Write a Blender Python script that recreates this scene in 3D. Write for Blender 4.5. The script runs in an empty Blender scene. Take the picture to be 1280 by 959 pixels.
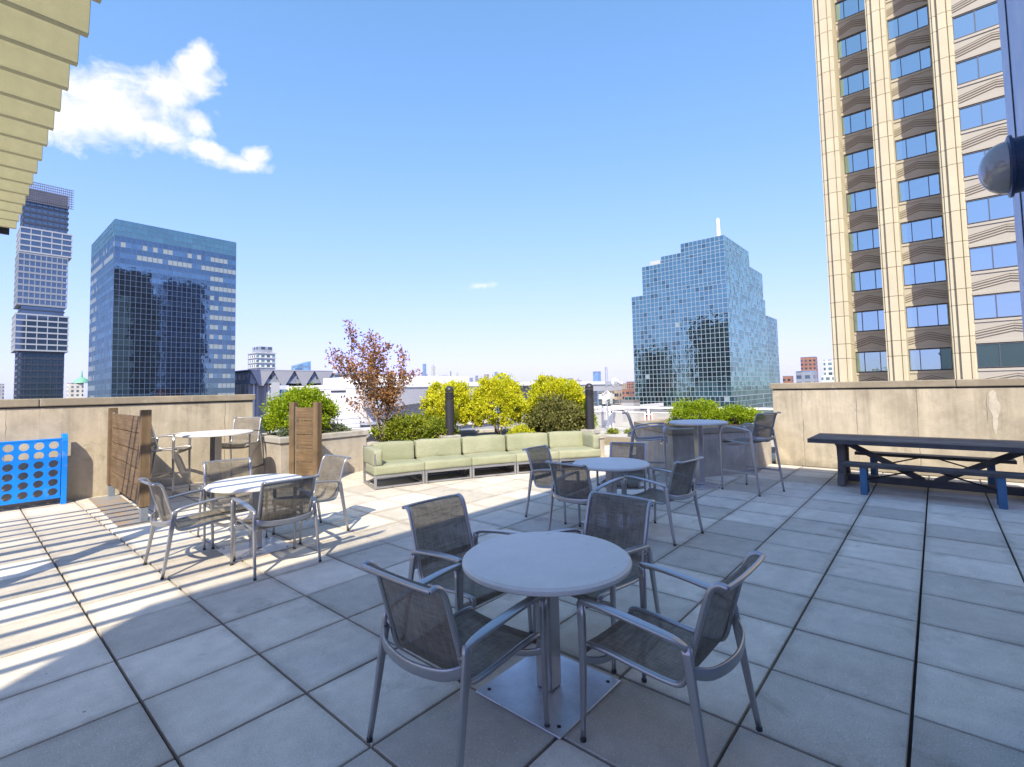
import bpy, bmesh, math, random
import numpy as np
from mathutils import Vector, Matrix
R = math.radians
random.seed(7)
rng = np.random.default_rng(7)
scene = bpy.context.scene
COL = scene.collection

# ------------------------------------------------------------------ camera
# world: X and Y follow the paving grid, Z up, camera 1.7 m above the paving
F0 = 608.0
PITCH, ROLL, HEAD = math.atan(33 / F0), R(1.2), R(41)
fw = Vector((math.cos(HEAD) * math.cos(PITCH), math.sin(HEAD) * math.cos(PITCH), math.sin(PITCH)))
rt0 = Vector((math.sin(HEAD), -math.cos(HEAD), 0))
up0 = rt0.cross(fw)
rt = rt0 * math.cos(ROLL) - up0 * math.sin(ROLL)
up = up0 * math.cos(ROLL) + rt0 * math.sin(ROLL)
EYE = Vector((0, 0, 1.7))
cam = bpy.data.cameras.new('camera')
camo = bpy.data.objects.new('camera', cam)
COL.objects.link(camo)
m = Matrix.Identity(4)
for i in range(3):
    m[i][0], m[i][1], m[i][2], m[i][3] = rt[i], up[i], -fw[i], EYE[i]
camo.matrix_world = m
cam.sensor_width = 36
cam.lens = 36 * F0 / 1280
cam.shift_y = -26.5 / 1280
cam.clip_start, cam.clip_end = 0.05, 20000
scene.camera = camo

def ray(px, py):
    return fw * F0 + rt * (px - 640) - up * (py - 453)
def at(px, py, depth):
    "world point at that distance along the view axis (used to survey far buildings)"
    return EYE + ray(px, py) * (depth / F0)

# ------------------------------------------------------------------ light
SUN_AZ, SUN_EL = 37.0, 43.5            # the way the light travels, from +X
sdir = Vector((math.cos(R(SUN_AZ)) * math.cos(R(SUN_EL)), math.sin(R(SUN_AZ)) * math.cos(R(SUN_EL)), -math.sin(R(SUN_EL))))
sun = bpy.data.lights.new('sun', 'SUN')
sun.energy, sun.angle, sun.color = 2.15, R(0.5), (1.0, 0.90, 0.72)
suno = bpy.data.objects.new('sun', sun)
COL.objects.link(suno)
suno.rotation_euler = sdir.to_track_quat('-Z', 'Y').to_euler()
suno.location = (-20, -15, 30)
vs = scene.view_settings
vs.view_transform, vs.look, vs.gamma, vs.use_curve_mapping = 'Standard', 'None', 1, False
vs.exposure = 1.85

# ------------------------------------------------------------------ node helpers
class NT:
    def __init__(s, tree):
        s.t = tree
    def n(s, typ, inputs=None, **attrs):
        nd = s.t.nodes.new(typ)
        for k, v in attrs.items():
            setattr(nd, k, v)
        for k, v in (inputs or {}).items():
            s.set(nd.inputs[k], v)
        return nd
    def set(s, sock, v):
        if isinstance(v, bpy.types.NodeSocket):
            s.t.links.new(v, sock)
        elif isinstance(v, (tuple, list)) and sock.type == 'RGBA' and len(v) == 3:
            sock.default_value = (*v, 1)
        else:
            sock.default_value = v
    def math(s, op, a, b=None, c=None, clamp=False):
        nd = s.n('ShaderNodeMath', operation=op, use_clamp=clamp)
        s.set(nd.inputs[0], a)
        if b is not None: s.set(nd.inputs[1], b)
        if c is not None: s.set(nd.inputs[2], c)
        return nd.outputs[0]
    def vmath(s, op, a, b=None, scale=None):
        nd = s.n('ShaderNodeVectorMath', operation=op)
        s.set(nd.inputs[0], a)
        if b is not None: s.set(nd.inputs[1], b)
        if scale is not None: s.set(nd.inputs['Scale'], scale)
        return nd.outputs['Value'] if op in ('DOT_PRODUCT', 'LENGTH', 'DISTANCE') else nd.outputs['Vector']
    def mix(s, f, a, b, blend='MIX'):
        nd = s.n('ShaderNodeMix', data_type='RGBA', blend_type=blend)
        s.set(nd.inputs['Factor'], f); s.set(nd.inputs['A'], a); s.set(nd.inputs['B'], b)
        return nd.outputs['Result']
    def noise(s, vec, scale, detail=4, rough=0.55, dist=0.0):
        nd = s.n('ShaderNodeTexNoise', {'Vector': vec, 'Scale': scale, 'Detail': detail, 'Roughness': rough, 'Distortion': dist})
        return nd.outputs['Fac']
    def ramp(s, f, lo, hi, a=0.0, b=1.0):
        nd = s.n('ShaderNodeMapRange', {'Value': f, 'From Min': lo, 'From Max': hi, 'To Min': a, 'To Max': b}, clamp=True)
        return nd.outputs['Result']
    def obj(s):
        return s.n('ShaderNodeTexCoord').outputs['Object']
    def scalev(s, v, sc):
        return s.vmath('MULTIPLY', v, sc)
    def island(s):
        return s.n('ShaderNodeNewGeometry').outputs['Random Per Island']
    def bump(s, h, strength=0.3, dist=0.01):
        return s.n('ShaderNodeBump', {'Height': h, 'Strength': strength, 'Distance': dist}).outputs['Normal']

MATS = {}
def newmat(name):
    mt = bpy.data.materials.new(name)
    mt.use_nodes = True
    mt.node_tree.nodes.clear()
    nt = NT(mt.node_tree)
    MATS[name] = mt
    return mt, nt
def out(nt, sh):
    o = nt.n('ShaderNodeOutputMaterial')
    nt.t.links.new(sh, o.inputs['Surface'])
def bsdf(nt, color, rough=0.6, metal=0.0, normal=None, spec=0.5, **kw):
    d = {'Base Color': color, 'Roughness': rough, 'Metallic': metal, 'Specular IOR Level': spec}
    if normal is not None: d['Normal'] = normal
    d.update(kw)
    return nt.n('ShaderNodeBsdfPrincipled', d).outputs['BSDF']

def M_plain(name, col, rough=0.55, metal=0.0, var=0.12, scale=6.0, bump=0.08, spec=0.5, island=0.0):
    mt, nt = newmat(name)
    v = nt.obj()
    a = nt.noise(v, scale, 5)
    b = nt.noise(v, scale * 9, 3)
    f = nt.math('ADD', nt.math('MULTIPLY', a, 0.65), nt.math('MULTIPLY', b, 0.35))
    k = nt.ramp(f, 0.3, 0.7, 1 - var, 1 + var)
    if island:
        k = nt.math('MULTIPLY', k, nt.ramp(nt.island(), 0, 1, 1 - island, 1 + island))
    c = nt.vmath('SCALE', col, scale=k)
    r = nt.ramp(b, 0.3, 0.7, max(rough - .08, .02), rough + .08)
    out(nt, bsdf(nt, c, r, metal, nt.bump(b, bump, 0.004), spec))
    return mt

def M_concrete(name, col, streak=0.5, joint=None, top=None):
    mt, nt = newmat(name)
    v = nt.obj()
    big = nt.noise(v, 0.7, 6, 0.62)
    mid = nt.noise(v, 3.5, 6, 0.65, 0.4)
    fine = nt.noise(v, 45, 3)
    vert = nt.noise(nt.scalev(v, (5, 5, 0.35)), 1.2, 5, 0.6)
    f = nt.math('ADD', nt.math('MULTIPLY', big, 0.45), nt.math('ADD', nt.math('MULTIPLY', mid, 0.35), nt.math('MULTIPLY', vert, 0.35 * streak)))
    c = nt.mix(nt.ramp(f, 0.40, 0.70), tuple(x * 0.60 for x in col), tuple(min(x * 1.15, .85) for x in col))
    dark = nt.ramp(nt.noise(v, 2.1, 8, 0.7, 0.8), 0.60, 0.74)
    c = nt.mix(nt.math('MULTIPLY', dark, 0.5), c, (0.13, 0.105, 0.065))
    pale = nt.ramp(nt.noise(nt.scalev(v, (1.3, 1.3, .8)), 2.6, 7, 0.7, 1.2), 0.60, 0.72)
    c = nt.mix(nt.math('MULTIPLY', pale, 0.55), c, (0.6, 0.57, 0.5))
    pits = nt.ramp(nt.noise(v, 70, 2), 0.66, 0.72)
    c = nt.mix(nt.math('MULTIPLY', pits, 0.4), c, (0.12, 0.1, 0.08))
    if joint:                       # axis, pitch, offset: thin vertical pour joints
        ax, pitch, off = joint
        sep = nt.n('ShaderNodeSeparateXYZ', {'Vector': v})
        w = nt.math('ADD', sep.outputs[ax], nt.math('MULTIPLY', nt.math('SUBTRACT', nt.noise(v, 4, 3), .5), .05))
        fr = nt.math('FRACT', nt.math('DIVIDE', nt.math('ADD', w, off + 50 * pitch), pitch))
        j = nt.math('LESS_THAN', fr, 0.011 / pitch)
        br = nt.ramp(nt.noise(v, 1.7, 4), 0.38, 0.55)
        c = nt.mix(nt.math('MULTIPLY', nt.math('MULTIPLY', j, br), 0.75), c, (0.07, 0.06, 0.05))
    if top:                         # rain streaks running down from the coping
        z_ = nt.n('ShaderNodeSeparateXYZ', {'Vector': v}).outputs[2]
        sn = nt.noise(nt.scalev(v, (5, 5, 0.3)), 1.0, 6, 0.7, .8)
        sk = nt.math('MULTIPLY', nt.ramp(sn, .50, .66), nt.ramp(nt.math('ADD', z_, nt.math('MULTIPLY', nt.math('SUBTRACT', sn, .5), 1.6)), top - 1.0, top))
        c = nt.mix(nt.math('MULTIPLY', sk, .30), c, (.14, .115, .08))
        base = nt.math('MULTIPLY', nt.ramp(nt.math('ADD', z_, nt.math('MULTIPLY', mid, .35)), .30, .12), .45)
        c = nt.mix(base, c, (.17, .145, .10))
    h = nt.math('ADD', nt.math('MULTIPLY', mid, 0.6), nt.math('MULTIPLY', fine, 0.4))
    out(nt, bsdf(nt, c, 0.88, 0, nt.bump(h, 0.35, 0.012), 0.25))
    return mt

def M_wood(name, col, axis=1, dark=0.45):
    "grain runs along the given axis of the object"
    mt, nt = newmat(name)
    v = nt.obj()
    isl = nt.island()
    sc = [22, 22, 22]; sc[axis] = 0.9
    off = nt.vmath('SCALE', (37.0, 11.0, 23.0), scale=isl)
    vv = nt.vmath('ADD', nt.scalev(v, tuple(sc)), off)
    g = nt.noise(vv, 1.0, 8, 0.7, 1.8)
    sc2 = [120, 120, 120]; sc2[axis] = 3
    g2 = nt.noise(nt.scalev(v, tuple(sc2)), 1.0, 2)
    blot = nt.noise(nt.vmath('ADD', v, off), 3.0, 4, 0.6)
    c = nt.mix(nt.ramp(g, 0.3, 0.7), tuple(x * dark for x in col), col)
    c = nt.mix(nt.math('MULTIPLY', nt.ramp(blot, 0.45, 0.65), 0.65), c, tuple(x * 0.38 for x in col))
    k = nt.ramp(isl, 0, 1, 0.62, 1.25)
    c = nt.vmath('SCALE', c, scale=k)
    h = nt.math('ADD', nt.math('MULTIPLY', g, .6), nt.math('MULTIPLY', g2, .4))
    out(nt, bsdf(nt, c, 0.75, 0, nt.bump(h, 0.35, 0.004), 0.3))
    return mt

def M_leaf(name, cols, trans=0.35, rough=0.5):
    mt, nt = newmat(name)
    isl = nt.island()
    v = nt.obj()
    clump = nt.noise(v, 3.0, 3)
    f = nt.math('ADD', nt.math('MULTIPLY', isl, 0.6), nt.math('MULTIPLY', nt.ramp(clump, .3, .7), 0.4))
    cr = nt.n('ShaderNodeValToRGB', {'Fac': f})
    els = cr.color_ramp.elements
    while len(els) < len(cols): els.new(0.5)
    for i, c in enumerate(cols):
        els[i].position = i / (len(cols) - 1)
        els[i].color = (*c, 1)
    c = cr.outputs['Color']
    d = bsdf(nt, c, rough, 0, None, 0.35)
    tr = nt.n('ShaderNodeBsdfTranslucent', {'Color': c}).outputs['BSDF']
    mx = nt.n('ShaderNodeMixShader', {'Fac': trans})
    nt.t.links.new(d, mx.inputs[1]); nt.t.links.new(tr, mx.inputs[2])
    out(nt, mx.outputs[0])
    return mt

def M_glass_wall(name, tint, inner, mirror=0.55, rough=0.015, wav=0.0):
    "coated curtain-wall glass: dark interior behind a tinted reflecting face"
    mt, nt = newmat(name)
    isl = nt.island()
    d = bsdf(nt, nt.vmath('SCALE', inner, scale=nt.ramp(isl, 0, 1, 0.5, 1.6)), 0.5, 0, None, 0.2)
    args = {'Color': tint, 'Roughness': rough}
    if wav:
        v = nt.obj()
        args['Normal'] = nt.bump(nt.noise(v, 0.45, 3, .5, .5), wav, 1.0)
    g = nt.n('ShaderNodeBsdfGlossy', args).outputs['BSDF']
    lw = nt.n('ShaderNodeFresnel', {'IOR': 1.5}).outputs['Fac']
    f = nt.math('ADD', nt.math('MULTIPLY', lw, 1 - mirror), nt.math('MULTIPLY', nt.ramp(isl, 0, 1, .93, 1.04), mirror), clamp=True)
    mx = nt.n('ShaderNodeMixShader', {'Fac': f})
    nt.t.links.new(d, mx.inputs[1]); nt.t.links.new(g, mx.inputs[2])
    out(nt, mx.outputs[0])
    return mt

def M_facade(name, wall, glass, w=3.0, h=3.4, wu=0.55, wv=0.5, rough=0.25):
    "small far building: wall with rows of window openings"
    mt, nt = newmat(name)
    v = nt.obj()
    sep = nt.n('ShaderNodeSeparateXYZ', {'Vector': v})
    u = nt.math('ADD', sep.outputs[0], sep.outputs[1])
    uc = nt.math('DIVIDE', nt.math('ADD', u, 3000), w); vc = nt.math('DIVIDE', nt.math('ADD', sep.outputs[2], 3000), h)
    fu = nt.math('FRACT', uc); fv = nt.math('FRACT', vc)
    nz = nt.math('ABSOLUTE', nt.n('ShaderNodeSeparateXYZ', {'Vector': nt.n('ShaderNodeNewGeometry').outputs['Normal']}).outputs[2])
    mk = nt.math('MULTIPLY', nt.math('MULTIPLY', nt.math('LESS_THAN', fu, wu), nt.math('LESS_THAN', fv, wv)), nt.math('LESS_THAN', nz, 0.5))
    cell = nt.n('ShaderNodeCombineXYZ', {'X': nt.math('FLOOR', uc), 'Y': nt.math('FLOOR', vc), 'Z': 0.0}).outputs[0]
    wn = nt.n('ShaderNodeTexWhiteNoise', {'Vector': cell}).outputs['Value']
    g = nt.vmath('SCALE', glass, scale=nt.ramp(wn, 0, 1, 0.5, 1.7))
    wl = nt.vmath('SCALE', wall, scale=nt.ramp(nt.noise(v, 0.15, 4), .3, .7, .85, 1.12))
    c = nt.mix(mk, wl, g)
    out(nt, bsdf(nt, c, nt.ramp(mk, 0, 1, .85, rough), 0, None, 0.4))
    return mt

# ------------------------------------------------------------------ mesh helpers
class MB:
    def __init__(s):
        s.v, s.f, s.mi = [], [], []
        s.cur = 0
    def add(s, verts, faces):
        o = len(s.v)
        s.v += [tuple(x) for x in verts]
        s.f += [tuple(o + i for i in f) for f in faces]
        s.mi += [s.cur] * len(faces)
        return s
    def box(s, c, d, rz=0.0, taper=1.0, mat=None):
        cx, cy, cz = c; x, y, z = d[0] / 2, d[1] / 2, d[2] / 2
        ps = []
        for dz, k in ((-z, 1.0), (z, taper)):
            for sx, sy in ((-1, -1), (1, -1), (1, 1), (-1, 1)):
                px, py = sx * x * k, sy * y * k
                ps.append((cx + px * math.cos(rz) - py * math.sin(rz), cy + px * math.sin(rz) + py * math.cos(rz), cz + dz))
        if mat is not None: ps = [tuple(mat @ Vector(p)) for p in ps]
        return s.add(ps, [(3, 2, 1, 0), (4, 5, 6, 7), (0, 1, 5, 4), (1, 2, 6, 5), (2, 3, 7, 6), (3, 0, 4, 7)])
    def b2(s, x0, x1, y0, y1, z0, z1):
        return s.box(((x0 + x1) / 2, (y0 + y1) / 2, (z0 + z1) / 2), (abs(x1 - x0), abs(y1 - y0), abs(z1 - z0)))
    def bar(s, p, q, w, h, upv=(0, 0, 1), w2=None, h2=None):
        p, q = Vector(p), Vector(q)
        d = (q - p).normalized(); u = Vector(upv)
        if abs(d.dot(u)) > 0.98: u = Vector((1, 0, 0)) if abs(d.x) < .9 else Vector((0, 1, 0))
        sx = d.cross(u).normalized(); sy = sx.cross(d).normalized()
        w2 = w if w2 is None else w2; h2 = h if h2 is None else h2
        ps = []
        for b, ww, hh in ((p, w, h), (q, w2, h2)):
            for a, c in ((-1, -1), (1, -1), (1, 1), (-1, 1)):
                ps.append(b + sx * (a * ww / 2) + sy * (c * hh / 2))
        return s.add(ps, [(3, 2, 1, 0), (4, 5, 6, 7), (0, 1, 5, 4), (1, 2, 6, 5), (2, 3, 7, 6), (3, 0, 4, 7)])
    def sweep(s, pts, w, h, upv=(0, 0, 1), n=4, closed_ends=True, sq=1.0):
        "profile (rectangle n=4 or ellipse) swept along a path; w, h may be lists"
        pts = [Vector(p) for p in pts]; k = len(pts)
        W = w if isinstance(w, (list, tuple)) else [w] * k
        H = h if isinstance(h, (list, tuple)) else [h] * k
        rings = []
        for i, p in enumerate(pts):
            d = (pts[min(i + 1, k - 1)] - pts[max(i - 1, 0)]).normalized()
            u = Vector(upv)
            if abs(d.dot(u)) > 0.98: u = Vector((1, 0, 0)) if abs(d.x) < .9 else Vector((0, 1, 0))
            sx = d.cross(u).normalized(); sy = sx.cross(d).normalized()
            if n == 4:
                prof = [(-.5, -.5), (.5, -.5), (.5, .5), (-.5, .5)]
            else:
                cs = [(math.cos(2 * math.pi * (j + .5) / n), math.sin(2 * math.pi * (j + .5) / n)) for j in range(n)]
                prof = [(.5 * math.copysign(abs(c) ** sq, c), .5 * math.copysign(abs(s_) ** sq, s_)) for c, s_ in cs]
            rings.append([p + sx * (a * W[i]) + sy * (b * H[i]) for a, b in prof])
        vs_ = [v for r in rings for v in r]; m_ = len(rings[0])
        fs = [(i * m_ + j, i * m_ + (j + 1) % m_, (i + 1) * m_ + (j + 1) % m_, (i + 1) * m_ + j) for i in range(k - 1) for j in range(m_)]
        if closed_ends:
            fs += [tuple(reversed(range(m_))), tuple((k - 1) * m_ + j for j in range(m_))]
        return s.add(vs_, fs)
    def tube(s, pts, r, n=8):
        if isinstance(r, (list, tuple)): d = [2 * x for x in r]
        else: d = 2 * r
        return s.sweep(pts, d, d, n=n)
    def prism(s, poly, z0, z1):
        n = len(poly)
        vs_ = [(x, y, z0) for x, y in poly] + [(x, y, z1) for x, y in poly]
        return s.add(vs_, [tuple(reversed(range(n))), tuple(range(n, 2 * n))] + [(i, (i + 1) % n, n + (i + 1) % n, n + i) for i in range(n)])
    def lathe(s, prof, c=(0, 0, 0), n=32, axis='z'):
        vs_ = []
        for r, z in prof:
            for j in range(n):
                a = 2 * math.pi * j / n
                p = (r * math.cos(a), r * math.sin(a), z)
                if axis == 'y': p = (p[0], p[2], p[1])
                if axis == 'x': p = (p[2], p[0], p[1])
                vs_.append((c[0] + p[0], c[1] + p[1], c[2] + p[2]))
        k = len(prof)
        fs = [(i * n + j, i * n + (j + 1) % n, (i + 1) * n + (j + 1) % n, (i + 1) * n + j) for i in range(k - 1) for j in range(n)]
        fs += [tuple(reversed(range(n))), tuple((k - 1) * n + j for j in range(n))]
        return s.add(vs_, fs)
    def build(s, name, mats, parent=None, smooth=False, bevel=0.0, seg=2, loc=None, rz=None, autosm=None):
        me = bpy.data.meshes.new(name)
        me.from_pydata(s.v, [], s.f)
        for mt in (mats if isinstance(mats, (list, tuple)) else [mats]):
            me.materials.append(MATS[mt] if isinstance(mt, str) else mt)
        if max(s.mi, default=0) > 0:
            me.polygons.foreach_set('material_index', s.mi)
        bm = bmesh.new(); bm.from_mesh(me)
        if len(bm.faces) < 30000:
            bmesh.ops.recalc_face_normals(bm, faces=bm.faces)
        bm.to_mesh(me); bm.free()
        o = bpy.data.objects.new(name, me)
        COL.objects.link(o)
        if smooth:
            me.polygons.foreach_set('use_smooth', [True] * len(me.polygons))
            if autosm: me.set_sharp_from_angle(angle=R(autosm))
        if bevel:
            md = o.modifiers.new('bevel', 'BEVEL')
            md.width, md.segments, md.limit_method, md.angle_limit = bevel, seg, 'ANGLE', R(40)
            md.harden_normals = False
        if parent is not None: o.parent = parent
        if loc is not None: o.location = loc
        if rz is not None: o.rotation_euler = (0, 0, rz)
        return o

def tag(o, label=None, cat=None, group=None, kind=None):
    if label: o['label'] = label
    if cat: o['category'] = cat
    if group: o['group'] = group
    if kind: o['kind'] = kind
    return o
def thing(name, label, cat, loc=(0, 0, 0), rz=0.0, group=None):
    o = bpy.data.objects.new(name, None)
    o.empty_display_size = 0.2
    COL.objects.link(o)
    o.location = loc; o.rotation_euler = (0, 0, rz)
    return tag(o, label, cat, group)
def structure(o, label=None, cat=None):
    return tag(o, label, cat, None, 'structure')
CH = {}
def dup(root, loc, rz, label, group=None):
    r = root.copy(); COL.objects.link(r)
    r.location = loc; r.rotation_euler = (0, 0, rz)
    r['label'] = label
    if group: r['group'] = group
    for ch in list(root.children):
        c = ch.copy(); COL.objects.link(c); c.parent = r
        for g in list(ch.children):
            d = g.copy(); COL.objects.link(d); d.parent = c
    return r
# ------------------------------------------------------------------ sky with one fair-weather cloud
world = bpy.data.worlds.new('World')
scene.world = world
world.use_nodes = True
world.node_tree.nodes.clear()
w = NT(world.node_tree)
sky = w.n('ShaderNodeTexSky', sky_type='NISHITA')
sky.sun_disc = False
sky.sun_elevation = R(SUN_EL)
sky.sun_rotation = math.atan2(-math.cos(R(SUN_AZ)), -math.sin(R(SUN_AZ)))
sky.altitude, sky.air_density, sky.dust_density, sky.ozone_density = 50, 1.0, 0.6, 2.2
SKY = 0.15
gen = w.n('ShaderNodeTexCoord').outputs['Generated']
def sky_patch(c_px, blobs, amp, scale, lo, hi, seed):
    "cloud cover factor round a fixed sky direction; blobs (x, y, rx, ry, tilt) are surveyed bearings turned into its tangent plane"
    c = ray(*c_px).normalized()
    r_ = c.cross(Vector((0, 0, 1))).normalized(); u_ = r_.cross(c).normalized()
    def tang(px, py):
        d = ray(px, py); k = d.dot(c)
        return d.dot(r_) / k, d.dot(u_) / k
    bl_ = []
    for (bx, by, rx, ry, ang) in blobs:
        x0, y0 = tang(bx, by); ca, sa = math.cos(R(ang)), -math.sin(R(ang))
        x1, y1 = tang(bx + rx * ca, by + rx * sa); x2, y2 = tang(bx + ry * sa, by - ry * ca)
        bl_.append((x0, y0, math.hypot(x1 - x0, y1 - y0), math.hypot(x2 - x0, y2 - y0), math.degrees(math.atan2(y1 - y0, x1 - x0))))
    blobs = bl_
    dc = w.vmath('DOT_PRODUCT', gen, tuple(c))
    x = w.math('DIVIDE', w.vmath('DOT_PRODUCT', gen, tuple(r_)), dc)
    y = w.math('DIVIDE', w.vmath('DOT_PRODUCT', gen, tuple(u_)), dc)
    vec = w.n('ShaderNodeCombineXYZ', {'X': x, 'Y': y, 'Z': seed}).outputs[0]
    tot = None
    for (bx, by, rx, ry, ang) in blobs:
        ca, sa = math.cos(R(ang)), math.sin(R(ang))
        dx = w.math('SUBTRACT', x, bx); dy = w.math('SUBTRACT', y, by)
        a = w.math('DIVIDE', w.math('ADD', w.math('MULTIPLY', dx, ca), w.math('MULTIPLY', dy, sa)), rx)
        b = w.math('DIVIDE', w.math('SUBTRACT', w.math('MULTIPLY', dy, ca), w.math('MULTIPLY', dx, sa)), ry)
        l = w.math('SUBTRACT', 1.0, w.math('SQRT', w.math('ADD', w.math('MULTIPLY', a, a), w.math('MULTIPLY', b, b))))
        tot = l if tot is None else w.math('MAXIMUM', tot, l)
    nz = w.noise(vec, scale, 9, 0.62, 0.6)
    nz2 = w.noise(vec, scale * 4.2, 6, 0.65, 0.3)
    f = w.math('ADD', tot, w.math('MULTIPLY', w.math('SUBTRACT', nz, 0.5), amp))
    f = w.math('ADD', f, w.math('MULTIPLY', w.math('SUBTRACT', nz2, 0.5), amp * 0.35))
    front = w.math('GREATER_THAN', dc, 0.1)
    return w.math('MULTIPLY', w.ramp(f, lo, hi), front), nz
cl1, nz1 = sky_patch((165, 130), [(135, 135, 125, 58, -4), (215, 110, 62, 38, 18), (240, 80, 36, 26, 40), (195, 162, 55, 24, -25), (75, 150, 45, 42, 0), (245, 152, 22, 20, 0),
                                  (262, 190, 42, 13, -24), (300, 205, 45, 13, -6), (318, 196, 22, 15, 20)], 1.5, 17.0, -0.02, 0.66, 5.7)
cl2, nz2 = sky_patch((608, 358), [(604, 357, 26, 6, 6)], 1.7, 40.0, 0.2, 1.0, 8.4)
cl = w.math('MAXIMUM', cl1, w.math('MULTIPLY', cl2, 0.7))
# gentle shoulder on the sky so that it keeps its blue down to the horizon
KS = SKY * 2 ** vs.exposure
d_ = w.vmath('SCALE', sky.outputs['Color'], scale=KS)
den = w.vmath('ADD', w.vmath('MULTIPLY', d_, (.27, .64, .10)), (1.0, 1.0, 1.0))
hs = w.vmath('SCALE', w.vmath('DIVIDE', w.vmath('MULTIPLY', d_, (.55, .90, .745)), den), scale=1 / KS)
cloudcol = w.mix(w.ramp(nz1, 0.3, 0.62), (1.72, 1.78, 1.88), (2.2, 2.2, 2.2))
col = w.mix(cl, hs, cloudcol)
bg = w.n('ShaderNodeBackground', {'Color': col, 'Strength': SKY})
wo = w.n('ShaderNodeOutputWorld')
w.t.links.new(bg.outputs[0], wo.inputs['Surface'])

# ------------------------------------------------------------------ materials
def M_paver():
    mt, nt = newmat('paver')
    v = nt.obj(); isl = nt.island()
    a = nt.noise(v, 1.1, 6, .65); b = nt.noise(v, 7, 5, .6); sp = nt.noise(v, 130, 3, .6); sp2 = nt.noise(nt.vmath('ADD', v, (5.0, 3.0, 1.0)), 120, 1, .5)
    k = nt.math('MULTIPLY', nt.ramp(isl, 0, 1, 0.76, 1.14), nt.ramp(nt.math('ADD', nt.math('MULTIPLY', a, .6), nt.math('MULTIPLY', b, .4)), .3, .7, .74, 1.16))
    c = nt.vmath('SCALE', (0.64, 0.585, 0.48), scale=k)
    c = nt.mix(nt.ramp(sp, .56, .68, 0, .45), c, (.16, .15, .14))
    c = nt.mix(nt.ramp(sp2, .66, .72, 0, .8), c, (.8, .79, .77))
    st = nt.ramp(nt.noise(v, 1.9, 8, .7, .6), .58, .74)
    c = nt.mix(nt.math('MULTIPLY', st, .6), c, (.22, .18, .13))
    sx_ = nt.n('ShaderNodeSeparateXYZ', {'Vector': v})
    ed = None
    for ax_, o_, p_ in ((0, 0.74, 0.628), (1, 0.18, 0.652)):
        fr_ = nt.math('FRACT', nt.math('DIVIDE', nt.math('ADD', sx_.outputs[ax_], 100 * p_ - o_), p_))
        e_ = nt.math('MULTIPLY', nt.math('MINIMUM', fr_, nt.math('SUBTRACT', 1.0, fr_)), p_)
        ed = e_ if ed is None else nt.math('MINIMUM', ed, e_)
    grime = nt.math('MULTIPLY', nt.ramp(nt.math('ADD', ed, nt.math('MULTIPLY', nt.math('SUBTRACT', nt.noise(v, 5, 6, .7), .5), .16)), .0, .07, 1, 0), nt.ramp(nt.noise(v, .8, 3), .38, .62, .25, .8))
    c = nt.mix(nt.math('MULTIPLY', grime, .55), c, (.17, .14, .105))
    spot = nt.n('ShaderNodeTexVoronoi', {'Vector': v, 'Scale': 2.6, 'Randomness': 1.0}).outputs['Distance']
    c = nt.mix(nt.math('MULTIPLY', nt.math('LESS_THAN', spot, 0.022), .7), c, (.07, .06, .05))
    h = nt.math('ADD', nt.math('MULTIPLY', sp, .5), nt.math('MULTIPLY', b, .5))
    out(nt, bsdf(nt, c, .82, 0, nt.bump(h, .28, .006), .3))
M_paver()
M_plain('joint_dirt', (0.035, 0.032, 0.03), .95, 0, .3)
M_concrete('wall_concrete_left', (0.50, 0.435, 0.32), 1.0, (0, 1.55, 0.2), 1.55)
M_concrete('wall_concrete_right', (0.48, 0.42, 0.31), 1.0, (1, 0.92, 0.38), 1.55)
M_concrete('coping_concrete', (0.44, 0.38, 0.275), 0.2)
M_concrete('planter_concrete', (0.50, 0.45, 0.37), 0.6)
M_concrete('pale_concrete', (0.60, 0.57, 0.50), 0.2)
M_plain('patch_mortar', (0.50, 0.45, 0.355), .9, 0, .25, 9, .3)
M_plain('sealant', (0.09, 0.08, 0.06), .8, 0, .2)
M_plain('soil', (0.06, 0.045, 0.03), .95, 0, .4, 20, .5)
mt, nt = newmat('silver_frame')
out(nt, bsdf(nt, (.40, .40, .405), .29, .75))
M_plain('foot_plastic', (0.03, 0.03, 0.03), .6, 0, .1)
M_plain('steel_plate', (0.60, 0.60, 0.62), .38, .8, .22, 5, .06)
M_plain('bolt_dark', (0.04, 0.04, 0.045), .5, .4)
mt, nt = newmat('blue_plastic')
v = nt.obj()
wr_ = nt.ramp(nt.noise(v, 7, 8, .7, .4), .60, .72)
c_ = nt.mix(nt.math('MULTIPLY', wr_, .35), nt.vmath('SCALE', (.004, .21, .76), scale=nt.ramp(nt.noise(v, 2, 4), .3, .7, .85, 1.1)), (.25, .38, .55))
out(nt, bsdf(nt, c_, nt.ramp(wr_, 0, 1, .38, .6)))
M_plain('bollard_black', (0.035, 0.035, 0.04), .42, .2, .08, 30, .05)
M_plain('white_paint', (0.78, 0.78, 0.76), .4, 0, .04)
M_plain('shoe_steel', (0.22, 0.25, 0.28), .5, .3, .15, 6, .05)
M_plain('galvanised', (0.42, 0.45, 0.47), .45, .5, .2, 6, .05)
def M_rust():
    mt, nt = newmat('rusty_plate')
    v = nt.obj()
    f = nt.ramp(nt.noise(v, 2.4, 7, .7, .6), .46, .62)
    c = nt.mix(f, (.36, .36, .35), (.33, .20, .08))
    out(nt, bsdf(nt, c, nt.ramp(f, 0, 1, .45, .85), nt.ramp(f, 0, 1, .4, 0), None, .4))
M_rust()
M_plain('dark_timber', (0.085, 0.078, 0.075), .62, 0, .35, 5, .15)
M_plain('blue_timber', (0.05, 0.14, 0.25), .55, 0, .2, 6, .1)
M_plain('rod_black', (0.03, 0.03, 0.03), .4, .5)
M_plain('panel_blue', (0.36, 0.42, 0.54), .36, .15, .04, .6, .01)
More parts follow.
